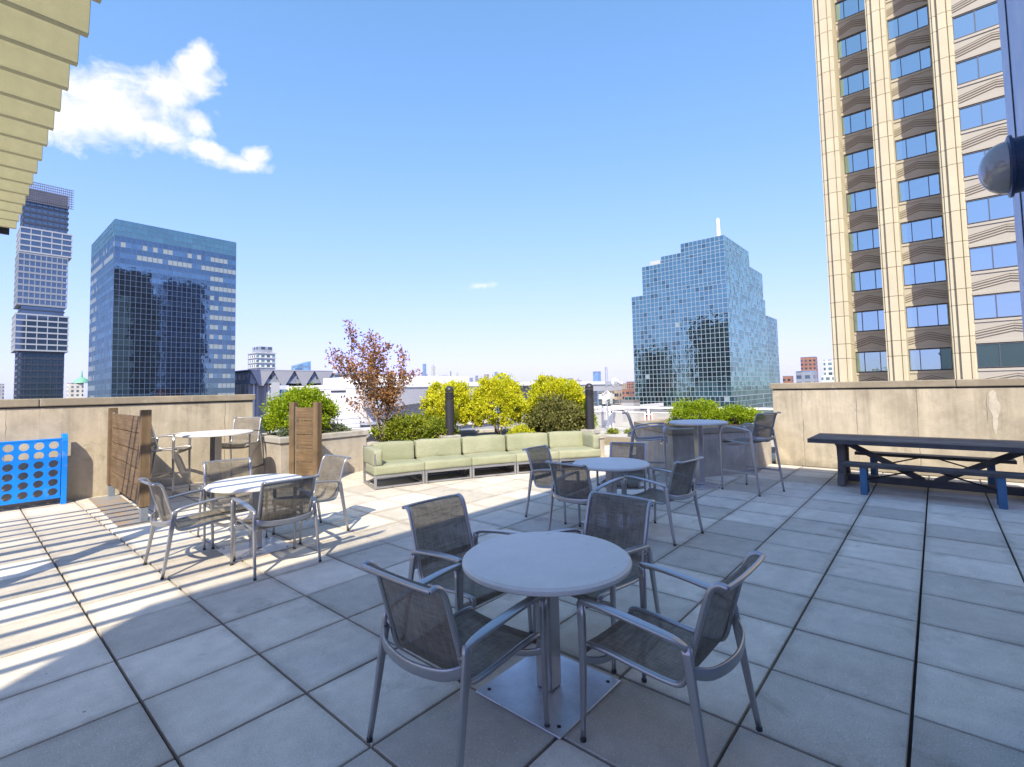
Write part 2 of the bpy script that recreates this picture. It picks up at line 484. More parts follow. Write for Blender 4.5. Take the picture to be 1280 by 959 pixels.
M_plain('panel_gap', (0.03, 0.035, 0.05), .7)
M_plain('lamp_housing', (0.012, 0.03, 0.075), .33, .1, .05)
M_plain('slat_cream', (0.50, 0.475, 0.27), .55, 0, .10, 12, .06)
M_plain('canopy_post', (0.30, 0.28, 0.22), .5, .1, .06)
M_wood('screen_wood', (0.30, 0.20, 0.105), 1, .35)
M_wood('screen_post_wood', (0.28, 0.19, 0.105), 2, .4)
M_wood('grey_trestle', (0.18, 0.16, 0.145), 1, .6)
M_plain('white_metal_roof', (0.72, 0.72, 0.71), .5, 0, .05, .3)
M_plain('grey_metal_roof', (0.42, 0.43, 0.45), .55, .1, .06, .3)
M_plain('red_metal', (0.20, 0.045, 0.03), .6, 0, .1)

def M_tabletop():
    mt, nt = newmat('table_top')
    v = nt.obj()
    a = nt.noise(v, 5, 6, .65); b = nt.noise(v, 320, 2); s_ = nt.noise(nt.vmath('ADD', v, (3.3, 1.7, 0.0)), 9, 4, .6, .5)
    c = nt.vmath('SCALE', (0.68, 0.655, 0.595), scale=nt.math('MULTIPLY', nt.ramp(a, .3, .7, .92, 1.06), nt.ramp(b, .35, .65, .9, 1.08)))
    c = nt.mix(nt.ramp(s_, .66, .72, 0, .4), c, (.30, .30, .29))
    out(nt, bsdf(nt, c, nt.ramp(a, .3, .7, .45, .62), 0, nt.bump(b, .12, .002), .4))
M_tabletop()

def M_fabric(name, col, see=0.0, scale=260, var=.2, crease=False):
    mt, nt = newmat(name)
    v = nt.obj()
    wx = nt.noise(nt.scalev(v, (scale, scale * .06, scale * .06)), 1, 3, .6)
    wy = nt.noise(nt.scalev(v, (scale * .06, scale, scale)), 1, 3, .6)
    big = nt.noise(v, 6, 4)
    k = nt.math('ADD', nt.math('MULTIPLY', nt.math('ADD', wx, wy), .5), nt.math('MULTIPLY', nt.math('SUBTRACT', big, .5), .35))
    c = nt.vmath('SCALE', col, scale=nt.ramp(k, .33, .67, 1 - var, 1 + var))
    nrm = nt.bump(nt.math('ADD', wx, wy), .25, .0015)
    if crease:
        cz = nt.noise(nt.scalev(v, (5, 5, 8)), 1.3, 3, .5, 1.2)
        nrm = nt.n('ShaderNodeBump', {'Height': cz, 'Strength': .22, 'Distance': .04, 'Normal': nrm}).outputs['Normal']
        c = nt.mix(nt.ramp(nt.noise(v, 1.3, 3), .4, .65, 0, .3), c, (.44, .43, .31))
    d = bsdf(nt, c, .72, 0, nrm, .3)
    if see:
        t = nt.n('ShaderNodeBsdfTransparent').outputs[0]
        mx = nt.n('ShaderNodeMixShader', {'Fac': nt.ramp(nt.math('ADD', wx, wy), .8, 1.2, see * .65, see * 1.35)})
        nt.t.links.new(d, mx.inputs[1]); nt.t.links.new(t, mx.inputs[2])
        out(nt, mx.outputs[0])
    else:
        out(nt, d)
M_fabric('sling_mesh', (0.165, 0.145, 0.112), .13, 150, .5)
M_fabric('cushion_green', (0.275, 0.29, 0.18), 0, 420, .10, True)

def M_lampglass():
    mt, nt = newmat('lamp_glass')
    out(nt, bsdf(nt, (0.36, 0.35, 0.33), .16, 0, None, .6, **{'Transmission Weight': .25, 'Coat Weight': .3}))
M_lampglass()
def M_panelglass():
    mt, nt = newmat('rail_glass')
    t = nt.n('ShaderNodeBsdfTransparent', {'Color': (.95, .96, .95)}).outputs[0]
    d = bsdf(nt, (.62, .61, .56), .4)
    mx = nt.n('ShaderNodeMixShader', {'Fac': .42})
    nt.t.links.new(t, mx.inputs[1]); nt.t.links.new(d, mx.inputs[2])
    out(nt, mx.outputs[0])
M_panelglass()

M_leaf('leaf_yellow', [(.28, .37, .015), (.54, .56, .02), (.72, .70, .03), (.80, .74, .08)], .42)
M_leaf('leaf_lime', [(.08, .15, .008), (.24, .35, .013), (.38, .48, .02), (.48, .55, .04)], .42)
M_leaf('leaf_olive', [(.07, .085, .02), (.14, .16, .035), (.22, .21, .06), (.28, .26, .09)], .3)
M_leaf('leaf_green', [(.06, .10, .012), (.16, .22, .02), (.31, .35, .022), (.44, .45, .03)], .35)
M_leaf('leaf_silver', [(.10, .13, .07), (.16, .20, .11), (.22, .27, .16)], .25)
M_leaf('leaf_bronze', [(.12, .055, .025), (.24, .11, .035), (.34, .17, .05), (.30, .21, .13)], .15)
M_plain('bark', (0.17, 0.13, 0.10), .85, 0, .3, 20, .3)
M_plain('bark_pale', (0.30, 0.24, 0.19), .8, 0, .3, 20, .3)

M_glass_wall('glass_blue', (.32, .49, .54), (.008, .018, .032), .52, .012, .014)
M_glass_wall('glass_blue_dark', (.27, .41, .47), (.006, .013, .024), .44, .02, .014)
M_glass_wall('glass_teal', (.36, .60, .54), (.012, .030, .032), .48, .012, .04)
M_glass_wall('glass_teal_dark', (.29, .46, .43), (.008, .018, .018), .38, .02, .04)
M_glass_wall('glass_window', (.56, .80, .68), (.04, .055, .065), .60, .015, .012)
M_glass_wall('glass_navy', (.26, .36, .40), (.012, .018, .026), .40, .05)
M_plain('blind', (0.25, 0.31, 0.33), .6, 0, .1)
M_plain('mullion_pale', (0.36, 0.44, 0.47), .4, .3, .05)
M_plain('mullion_blue', (0.12, 0.165, 0.23), .4, .3, .05)
M_plain('dark_spandrel', (0.035, 0.045, 0.06), .35, .1, .1)
M_plain('band_slab', (0.33, 0.36, 0.38), .6, 0, .06)
M_plain('grey_slab', (0.22, 0.25, 0.28), .6, 0, .1)
M_plain('white_slab', (0.46, 0.48, 0.48), .6, 0, .06)
M_plain('crown_lattice', (0.13, 0.14, 0.18), .6, .1, .3, .1)
M_plain('tower_stone', (0.54, 0.485, 0.325), .8, 0, .07, .6, .1, .3, .05)
M_plain('tower_spandrel_shaded', (0.40, 0.375, 0.30), .8, 0, .06, .6, .1, .3, .05)  # tower stone greyed down: some of the recess shade sits in this colour
M_plain('stone_joint', (0.16, 0.12, 0.08), .9)
M_plain('window_bar', (0.10, 0.10, 0.11), .5, .3)
M_facade('facade_brick', (.30, .15, .10), (.04, .05, .06), 3.2, 3.3)
M_facade('facade_tan', (.42, .32, .22), (.05, .06, .07), 3.0, 3.3)
M_facade('facade_cream', (.60, .58, .50), (.10, .13, .13), 3.4, 3.5, .5, .55)
M_facade('facade_white', (.66, .68, .68), (.10, .17, .18), 3.6, 3.3, .62, .6)
M_facade('facade_grey', (.36, .36, .37), (.06, .08, .10), 3.4, 3.6)
M_facade('facade_slate', (.27, .30, .35), (.06, .09, .14), 4.5, 4.0, .6, .55)
M_facade('facade_blue', (.16, .27, .42), (.12, .24, .45), 4.0, 4.0, .75, .6, .1)
M_facade('facade_stripes', (.22, .22, .23), (.40, .40, .40), 1.5, 400, .45, 1.1)
M_facade('facade_glassy', (.35, .42, .52), (.08, .19, .38), 3.0, 3.8, .86, .8, .08)
M_facade('facade_dark', (.035, .04, .06), (.012, .018, .03), 2.0, 3.6, .6, .55)
M_facade('facade_deepblue', (.05, .10, .24), (.03, .07, .2), 2.4, 3.6, .8, .7, .1)
M_plain('roof_tar', (0.18, 0.175, 0.17), .9, 0, .2, .4)
M_plain('copper_green', (0.16, 0.40, 0.26), .6, 0, .1)
def M_city():
    mt, nt = newmat('city_ground')
    v = nt.obj()
    a = nt.noise(v, .012, 4); b = nt.n('ShaderNodeTexVoronoi', {'Vector': v, 'Scale': .03, 'Randomness': 1.0}).outputs['Color']
    c = nt.mix(nt.ramp(a, .4, .6), (.10, .10, .10), (.07, .09, .045))
    c = nt.mix(.55, c, nt.vmath('MULTIPLY', b, (.35, .3, .26)))
    out(nt, bsdf(nt, c, .9, 0, None, .2))
M_city()

mt, nt = newmat('haze')
o_ = nt.n('ShaderNodeOutputMaterial')
pvol = nt.n('ShaderNodeVolumePrincipled', {'Color': (.86, .94, 1.0), 'Density': .6e-4, 'Anisotropy': .2})
nt.t.links.new(pvol.outputs[0], o_.inputs['Volume'])

# ------------------------------------------------------------------ ground, terrace, paving
GZ = -60.0
g = MB().add([(-9000, -9000, GZ), (9000, -9000, GZ), (9000, 9000, GZ), (-9000, 9000, GZ)], [(0, 1, 2, 3)]).build('ground', 'city_ground')
structure(g)
t = MB()
t.b2(-9, 11.9, -12, 11.2, GZ, -0.035); t.b2(11.9, 17.6, 2.7, 13.2, GZ, -0.035); t.b2(4.3, 11.9, 11.2, 13.2, GZ, -0.035)
structure(t.build('terrace_slab', 'joint_dirt'))
pv = MB()
PX, PY, GAP = 0.628, 0.652, 0.008
for i in range(-15, 28):
    for j in range(-6, 21):
        x0, y0 = 0.74 + i * PX, 0.18 + j * PY
        cx, cy = x0 + PX / 2, y0 + PY / 2
        if cy < (-0.40 if cx < 4.2 else -3.4) or cx > 17.5 or cy > 13.1: continue
        if cx < 4.3 and cy > 11.0: continue
        if cx > 11.7 and cy < 2.8: continue
        if cx < -8.8: continue
        a, b = x0 + GAP, x0 + PX - GAP
        c, d = y0 + GAP, y0 + PY - GAP
        h = random.uniform(-.0015, .0015); e = .004
        tz = [h + random.uniform(-.001, .001) for _ in range(4)]
        V = [(a, c, -.04), (b, c, -.04), (b, d, -.04), (a, d, -.04), (a, c, h - e), (b, c, h - e), (b, d, h - e), (a, d, h - e),
             (a + e, c + e, tz[0]), (b - e, c + e, tz[1]), (b - e, d - e, tz[2]), (a + e, d - e, tz[3])]
        pv.add(V, [(0, 1, 5, 4), (1, 2, 6, 5), (2, 3, 7, 6), (3, 0, 4, 7), (4, 5, 9, 8), (5, 6, 10, 9), (6, 7, 11, 10), (7, 4, 8, 11), (8, 9, 10, 11)])
structure(pv.build('terrace_paving', 'paver'))

# ------------------------------------------------------------------ parapets
def parapet(name, label, x0, x1, y0, y1, mat, along):
    t = thing(name, label, 'parapet wall', ((x0 + x1) / 2, (y0 + y1) / 2, 0))
    hx, hy = (x1 - x0) / 2, (y1 - y0) / 2
    MB().b2(-hx, hx, -hy, hy, -.03, 1.55).build('wall', mat, t, bevel=.012)
    MB().b2(-hx + .012, hx - .012, -hy + .02, hy - .02, 1.545, 1.575).build('sealant_joint', 'sealant', t)
    o = .035
    cp = MB()
    L = x1 - x0 if along == 0 else y1 - y0
    n = max(1, round(L / 3.1)); 
    for k in range(n):
        a, b = -L / 2 + L * k / n + .004, -L / 2 + L * (k + 1) / n - .004
        if along == 0: cp.b2(a - (o if k == 0 else 0), b + (o if k == n - 1 else 0), -hy - o, hy + o, 1.572, 1.70)
        else: cp.b2(-hx - o, hx + o, a - (o if k == 0 else 0), b + (o if k == n - 1 else 0), 1.572, 1.70)
    cp.build('coping', 'coping_concrete', t, bevel=.014)
    return t
wl = parapet('parapet_wall', 'stained concrete parapet wall with flat coping behind the blue disc game', -8.9, 4.2, 10.95, 11.25, 'wall_concrete_left', 0)
wr = parapet('parapet_wall', 'patched concrete parapet wall behind the long trestle table', 11.62, 11.92, -3.2, 2.68, 'wall_concrete_right', 1)
pt = MB()
rp = random.Random(3); ppts = []
for i in range(64):
    a_ = 2 * math.pi * i / 64
    wob = 1 + .30 * math.sin(3 * a_ + 1) + .22 * math.sin(7 * a_) + rp.uniform(-.16, .16)
    ppts.append((.05 * math.cos(a_) * wob * (1 + .5 * math.sin(a_)), 1.13 + .38 * math.sin(a_)))
pt.add([(-.153, -.46 - y, z) for y, z in ppts] + [(-.147, -.46 - y, z) for y, z in ppts],
       [tuple(reversed(range(64)))] + [tuple(range(64, 128))] + [(i, (i + 1) % 64, 64 + (i + 1) % 64, 64 + i) for i in range(64)])
pt.build('mortar_patch', 'patch_mortar', wr)

# ------------------------------------------------------------------ metal-clad building the terrace belongs to (its shade falls on the paving)
bl = thing('penthouse', 'blue-grey metal clad building edge rising at the right side of the terrace', 'building', (3.98, -0.387, 0))
bh = 8.3
MB().b2(-9.9, 0, -9.5, 0, -.03, bh).build('wall', 'panel_blue', bl)
gp = MB()
for x in (-.33, -2.6, -4.9, -7.2): gp.b2(x, x + .018, -.01, .0045, 0, bh)
gp.build('panel_seam', 'panel_gap', bl)
MB().b2(-9.94, .03, -9.5, .03, bh, bh + .05).build('roof_edge', 'grey_metal_roof', bl)

# wall lamp on that wall
lx, lz = 3.0, 2.62
lt = thing('wall_lamp', 'dark blue wall lamp with a smoky glass dome, high at the right edge', 'lamp', (lx, -.387, lz))
MB().lathe([(.09, 0), (.09, .005), (.115, .01), (.118, .088), (.132, .090), (.132, .101), (.118, .106)], n=40, axis='y').build('housing', 'lamp_housing', lt, smooth=True, autosm=35)
prof = [(.112, .10)] + [(.112 * math.cos(a), .105 + .092 * math.sin(a)) for a in [i * math.pi / 2 / 12 for i in range(12)]] + [(.004, .198)]
MB().lathe(prof, n=40, axis='y').build('glass_dome', 'lamp_glass', lt, smooth=True)
MB().lathe([(.05, .107), (.05, .12), (.028, .125), (.028, .15), (.01, .16)], n=20, axis='y').build('bulb_holder', 'foot_plastic', lt, smooth=True, autosm=30)
cb = MB().tube([(0, .05, -.11), (.0, .02, -.16), (.06, .014, -.30), (.10, .012, -.42), (.10, .012, -.62)], .007, 8).build('cable', 'rod_black', lt, smooth=True)

# ------------------------------------------------------------------ louvre canopy
ca = thing('louvre_canopy', 'cream louvred sun canopy overhanging the left edge of the terrace', 'canopy', (0, 0, 0))
SP, SX1, SX0 = 0.331, 0.41, -4.2
for k in range(-6, 14):
    y = 3.23 + .331 * k
    s_ = MB()
    # face leaning a little, thick lower lip, slim top edge
    pr = [(0, 0), (.042, 0), (.040, .012), (-.012, .165), (-.020, .172), (-.036, .172)]
    n = len(pr)
    V = [(SX0, a, b) for a, b in pr] + [(SX1, a, b) for a, b in pr]
    s_.add(V, [tuple(range(n)), tuple(reversed(range(n, 2 * n)))] + [(i, n + i, n + (i + 1) % n, (i + 1) % n) for i in range(n)])
    s_.build('slat', 'slat_cream', ca, loc=(0, y - .045, 3.56), bevel=.003)
for x in (-4.05, -3.6):
    MB().b2(x, x + .09, 1.2, 7.75, 3.70, 3.86).build('rafter', 'canopy_post', ca)
MB().b2(-4.0, -.92, 5.60, 5.66, 3.40, 3.555).build('beam', 'canopy_post', ca)
for x in (-1.05,):
    MB().b2(x, x + .16, 5.55, 5.71, 0, 3.40).build('post', 'canopy_post', ca, bevel=.01)
for x in (-3.9,):
    MB().b2(x, x + .16, 5.55, 5.71, 0, 3.70).build('post', 'canopy_post', ca, bevel=.01)
MB().b2(.28, .36, 7.56, 7.60, 3.50, 3.58).build('end_bracket', 'bolt_dark', ca)
# ------------------------------------------------------------------ sling chairs
def smooth_path(pts, n=4):
    "Catmull-Rom through the given points"
    P = [Vector(p) for p in pts]; o = []
    for i in range(len(P) - 1):
        p0, p1, p2, p3 = P[max(i - 1, 0)], P[i], P[i + 1], P[min(i + 2, len(P) - 1)]
        for k in range(n):
            t = k / n
            o.append(0.5 * ((2 * p1) + (p2 - p0) * t + (2 * p0 - 5 * p1 + 4 * p2 - p3) * t * t + (3 * p1 - p0 - 3 * p2 + p3) * t ** 3))
    return o + [P[-1]]

def make_chair(name, label, dz=0.0, high=False):
    "faces +Y; origin on the floor amid its feet; dz lifts the seat of the bar version"
    t = thing(name, label, 'bar chair' if high else 'armchair')
    fm = 'silver_frame'
    prof = [(0, .285, .372), (0, .300, .402), (0, .275, .428), (0, .15, .428), (0, 0, .414), (0, -.14, .405), (0, -.205, .412), (0, -.235, .45),
            (0, -.262, .55), (0, -.300, .68), (0, -.335, .80), (0, -.358, .852), (0, -.392, .876), (0, -.428, .870)]
    path = [p + Vector((0, 0, dz)) for p in smooth_path(prof, 4)]
    # fabric, slung between the rails
    sb = MB(); nx = 9; k = len(path); hw = .236
    for i, p in enumerate(path):
        u = i / (k - 1)
        for j in range(nx):
            x = -hw + 2 * hw * j / (nx - 1)
            sag = (1 - (x / hw) ** 2)
            dn = .020 * sag * (math.sin(math.pi * min(1, u / .5)) if u < .5 else 0)
            bk = .018 * sag * (math.sin(math.pi * (u - .5) / .5) if u > .5 else 0)
            sb.v.append((x, p.y - bk, p.z - dn))
    for i in range(k - 1):
        for j in range(nx - 1):
            sb.f.append((i * nx + j, i * nx + j + 1, (i + 1) * nx + j + 1, (i + 1) * nx + j)); sb.mi.append(0)
    sb.build('sling', 'sling_mesh', t, smooth=True)
    for s in (-1, 1):
        rp = [Vector((s * .248, p.y, p.z)) for p in path]
        MB().sweep(rp, .026, .030, upv=(1, 0, 0), n=10).build('side_rail', fm, t, smooth=True)
        # armrest: flat, a little arched, falling to the back joint
        ap = smooth_path([(s * .288, -.262, .592 + dz), (s * .300, -.20, .622 + dz), (s * .308, -.03, .648 + dz), (s * .312, .14, .662 + dz), (s * .314, .262, .660 + dz)], 4)
        kk = len(ap)
        MB().sweep(ap, [.026 + .028 * math.sin(math.pi * i / (kk - 1)) for i in range(kk)], [.030 - .011 * math.sin(math.pi * i / (kk - 1)) for i in range(kk)], n=16, sq=.4).build('armrest', fm, t, smooth=True)
        # front leg
        lg = MB(); zt = .655 + dz
        fp = [(s * .314, .252, zt), (s * .313, .250, zt * .62), (s * .312, .255, zt * .3), (s * .312, .262, .012)]
        lg.sweep(smooth_path(fp, 3), [.028 - .007 * i / 9 for i in range(10)], [.042 - .020 * i / 9 for i in range(10)], upv=(0, 1, 0), n=16, sq=.5)
        lo = lg.build('leg', fm, t, smooth=True)
        MB().lathe([(.011, 0), (.015, .002), (.015, .016), (.010, .024)], (s * .312, .262, 0), 14).build('foot_cap', 'foot_plastic', lo, smooth=True, autosm=40)
        # rear leg, raked back
        lg = MB()
        rp2 = [(s * .286, -.255, .602 + dz), (s * .292, -.278, .46 + dz), (s * .300, -.312 - (.0 if not high else .02), .24 + dz * .5), (s * .308, -.352 - (.03 if high else 0), .012)]
        lg.sweep(smooth_path(rp2, 3), [.028 - .006 * i / 9 for i in range(10)], [.050 - .026 * i / 9 for i in range(10)], upv=(0, 1, 0), n=16, sq=.5)
        lo = lg.build('leg', fm, t, smooth=True)
        MB().lathe([(.011, 0), (.015, .002), (.015, .016), (.010, .024)], (s * .308, -.352 - (.03 if high else 0), 0), 14).build('foot_cap', 'foot_plastic', lo, smooth=True, autosm=40)
        MB().tube([(s * .242, -.262, .535 + dz), (s * .292, -.262, .560 + dz)], .011, 10).build('pivot', fm, t, smooth=True, autosm=40)
    top = smooth_path([(-.248, -.424, .871 + dz), (-.12, -.436, .874 + dz), (.12, -.436, .874 + dz), (.248, -.424, .871 + dz)], 3)
    MB().tube(top, .011, 10).build('top_bar', fm, t, smooth=True, autosm=50)
    rb = smooth_path([(-.288, -.272, .505 + dz), (-.20, -.332, .482 + dz), (0, -.362, .472 + dz), (.20, -.332, .482 + dz), (.288, -.272, .505 + dz)], 4)
    MB().sweep(rb, .016, .052, n=16, sq=.5).build('back_stretcher', fm, t, smooth=True)
    fs = smooth_path([(-.312, .248, .385 + dz), (-.20, .205, .355 + dz), (0, .19, .345 + dz), (.20, .205, .355 + dz), (.312, .248, .385 + dz)], 4)
    MB().sweep(fs, .014, .034, n=16, sq=.5).build('front_stretcher', fm, t, smooth=True)
    if high:
        fr = MB()
        for s in (-1, 1):
            fr.sweep([(s * .312, .256, .32), (s * .304, -.335, .32)], .014, .030)
        fr.sweep([(-.31, -.05, .32), (.31, -.05, .32)], .014, .030)
        fr.build('foot_rail', fm, t, bevel=.003)
    return t

def face(dx, dy):
    "z rotation that turns +Y to (dx, dy)"
    return math.atan2(dy, dx) - math.pi / 2
G_CH = 'low sling armchairs round the three low tables'
chair0 = make_chair('sling_armchair', 'sling armchair at the near-left of the foreground table, seen from behind in full shade')
chair0['group'] = G_CH
chair0.location = (1.735, 1.865, 0); chair0.rotation_euler = (0, 0, face(1, 0.01))
def chair(x, y, d, label): return dup(chair0, (x, y, 0), face(*d), label, G_CH)
chair(2.345, 1.10, (.02, 1), 'sling armchair at the near-right of the foreground table, nearest to the camera')
chair(2.37, 2.475, (-.03, -1), 'sling armchair behind the foreground table on its left, backing onto the edge of the shade')
chair(2.905, 1.835, (-1, .04), 'sling armchair behind the foreground table on its right, facing the camera')
chair(5.36, 3.85, (.05, -1), 'sling armchair at the left of the middle table, in front of the green sofa')
chair(4.80, 3.07, (1, -.05), 'sling armchair in front of the middle table, its back turned to the foreground table')
chair(6.10, 3.30, (-.94, -.30), 'sling armchair behind the middle table, facing the camera below the bar table')
chair(5.42, 2.49, (.12, 1), 'sling armchair at the right of the middle table, its shaded back to the open paving')
chair(1.675, 5.81, (1, .0), 'sunlit sling armchair left of the striped table, next to the wood plank screen')
chair(2.22, 6.37, (-.18, -1), 'sunlit sling armchair behind the striped table, facing the camera, below the left bar table')
chair(2.18, 5.13, (.03, 1), 'sling armchair in front of the striped table, see-through back turned to the camera')
chair(2.87, 5.83, (-1, -.05), 'sunlit sling armchair right of the striped table, throwing a shadow on the bright paving')

def make_table(name, label, r, h, base, group, col=.105):
    t = thing(name, label, 'table', (0, 0, 0), 0, group)
    e = .034
    MB().lathe([(r - .05, h - .040), (r - .012, h - .040), (r - .002, h - .033), (r, h - .022), (r - .002, h - .012), (r - .008, h - .008), (r - .012, h - .006), (r - .016, h - .002), (r - .024, h), (.004, h)], n=96).build('table_top', 'table_top', t, smooth=True, autosm=25)
    cm = MB().box((0, 0, (h - .04 + .014) / 2), (col, col, h - .054))
    c = cm.build('column', 'silver_frame', t, bevel=.012)
    MB().box((0, 0, h - .05), (.42, .05, .02)).box((0, 0, h - .052), (.05, .42, .02)).build('spider', 'silver_frame', t)
    MB().box((0, 0, .008), (base, base * .97, .012)).build('base_plate', 'steel_plate', t, bevel=.004)
    b = MB()
    for sx in (-1, 1):
        for sy in (-1, 1):
            b.lathe([(.011, .0135), (.011, .0165), (.007, .018)], (sx * (base / 2 - .06), sy * (base / 2 - .06), 0), 12)
    b.build('bolt', 'bolt_dark', t, smooth=True, autosm=40)
    return t
t0 = make_table('cafe_table', 'round grey cafe table in the foreground shade, on a square steel base plate', .482, .74, .60, 'round tables on the terrace')
t0.location = (2.27, 1.745, 0)
dup(t0, (5.515, 3.17, 0), 0, 'round grey cafe table at the edge of the shade in front of the sofa', 'round tables on the terrace')
dup(t0, (2.235, 5.735, 0), 0, 'round cafe table striped by slat shadows, near the wood plank screen', 'round tables on the terrace')
tb = make_table('bar_table', 'shaded tall round bar table in front of the planter beside the right wall', .475, 1.08, .56, 'round tables on the terrace', .11)
tb.location = (8.37, 3.10, 0); tb.rotation_euler = (0, 0, R(-28))
hl = make_table('bar_table', 'sunlit tall round bar table by the left parapet wall', .58, 1.06, .6, 'round tables on the terrace', .13)
hl.location = (3.0, 9.4, 0); hl.rotation_euler = (0, 0, R(20))
bc0 = make_chair('sling_bar_chair', 'tall sling bar chair on the right of the shaded bar table, back to the wall', .365, True)
bc0['group'] = 'tall sling chairs at the bar tables'
bc0.location = (8.45, 2.35, 0); bc0.rotation_euler = (0, 0, face(.33, .94))
GB = 'tall sling chairs at the bar tables'
dup(bc0, (8.02, 3.83, 0), face(.42, -.91), 'tall sling bar chair on the left of the shaded bar table, before the white railing', GB)
dup(bc0, (2.45, 10.12, 0), face(.8, -.6), 'sunlit tall sling bar chair half hidden behind the wood plank screen', GB)
dup(bc0, (3.58, 10.0, 0), face(-.7, -.7), 'sunlit tall sling bar chair at the end of the left parapet wall, beside the planter', GB)

# ------------------------------------------------------------------ curved sectional sofa
sofa = thing('outdoor_sofa', 'long curved outdoor sofa with pale green cushions on a silver frame', 'sofa', (6.9, 6.6, 0), 0)
SR, SL = 13.0, .925
mid = Vector((6.98, 6.57, 0)); ax = Vector((math.cos(R(-26.2)), math.sin(R(-26.2)), 0)); nb = Vector((-ax.y, ax.x, 0))  # nb points to the back
nb = nb if nb.dot(Vector((.44, .9, 0))) > 0 else -nb
def sofa_frame(i):
    a = i * SL / SR
    c = mid - nb * SR
    d = nb * math.cos(a) + ax * math.sin(a)
    return c + d * SR, math.atan2(d.y, d.x) - math.pi / 2      # front-centre point, rotation (local +y = back)
W = SL - .012
for i in range(-2, 3):
    p, rz = sofa_frame(i)
    M = Matrix.Translation(p - Vector((6.9, 6.6, 0))) @ Matrix.Rotation(rz, 4, 'Z')
    def mk(mb, name, mat, **kw):
        mb.v = [tuple(M @ Vector(v)) for v in mb.v]
        return mb.build(name, mat, sofa, **kw)
    f = MB(); D = .78
    for x in (-W / 2 + .02, W / 2 - .02):
        f.b2(x - .02, x + .02, 0, .04, .0, .24); f.b2(x - .02, x + .02, D - .04, D, .0, .70)
        f.b2(x - .018, x + .018, .042, D - .042, .012, .046)
        f.b2(x - .018, x + .018, .042, D - .042, .205, .238)
    for y in (.02, D - .02):
        f.b2(-W / 2 + .042, W / 2 - .042, y - .018, y + .018, .19, .238)
        f.b2(-W / 2 + .042, W / 2 - .042, y - .018, y + .018, .010, .044)
    f.b2(-W / 2 + .042, W / 2 - .042, D - .036, D - .004, .64, .69)
    for x in (-.2, 0, .2): f.b2(x - .03, x + .03, .05, D - .05, .21, .23)
    if abs(i) == 2:
        x = math.copysign(W / 2 - .02, i)
        f.b2(x - .018, x + .018, 0.002, .036, .24, .62); f.b2(x - .018, x + .018, .037, D - .041, .585, .62)
    mk(f, 'frame', 'silver_frame', bevel=.004)
    def cushion(x0, x1, y0, y1, z0, z1, name, lean=0.0, puff=.02):
        nx, ny, nz_ = 10, 8, 4
        b = bmesh.new(); bmesh.ops.create_cube(b, size=2)
        bmesh.ops.subdivide_edges(b, edges=b.edges[:], cuts=5, use_grid_fill=True)
        q = MB(); idx = {}
        for v in b.verts:
            u = v.co.copy()
            ex = [1 - abs(u[k]) ** 5 for k in range(3)]
            x = (x0 + x1) / 2 + u.x * (x1 - x0) / 2 + u.x * puff * .4 * ex[1] * ex[2]
            y = (y0 + y1) / 2 + u.y * (y1 - y0) / 2 + u.y * puff * ex[0] * ex[2]
            z = (z0 + z1) / 2 + u.z * (z1 - z0) / 2 + u.z * puff * ex[0] * ex[1]
            z += (.006 * math.sin(x * 9 + i * 2.3) * ex[0] + .004 * math.sin(x * 17 + y * 11 + i)) if u.z > 0 else 0; y += .006 * math.sin(x * 13 + z * 9 + i * 1.7) * ex[0]
            y += lean * (z - z0)
            idx[v.index] = len(q.v); q.v.append((x, y, z))
        for fc in b.faces:
            q.f.append(tuple(idx[v.index] for v in fc.verts)); q.mi.append(0)
        b.free()
        return mk(q, name, 'cushion_green', bevel=.016, seg=3, smooth=True)
    e = W / 2 + .003
    xl, xr = -e, e
    cushion(xl, xr, -.012, .60, .242, .40, 'seat_cushion')
    if i == -2:
        cushion(xl + .15, xr, .55, .75, .40, .725, 'back_cushion', .10, .016)
        cushion(xl, xl + .15, .02, .74, .40, .68, 'arm_cushion', .0, .025)
    elif i == 2:
        cushion(xl, xr - .15, .55, .75, .40, .725, 'back_cushion', .10, .016)
        cushion(xr - .15, xr, .02, .74, .40, .68, 'arm_cushion', .0, .025)
    else:
        cushion(xl, xr, .55, .75, .40, .725, 'back_cushion', .10, .016)

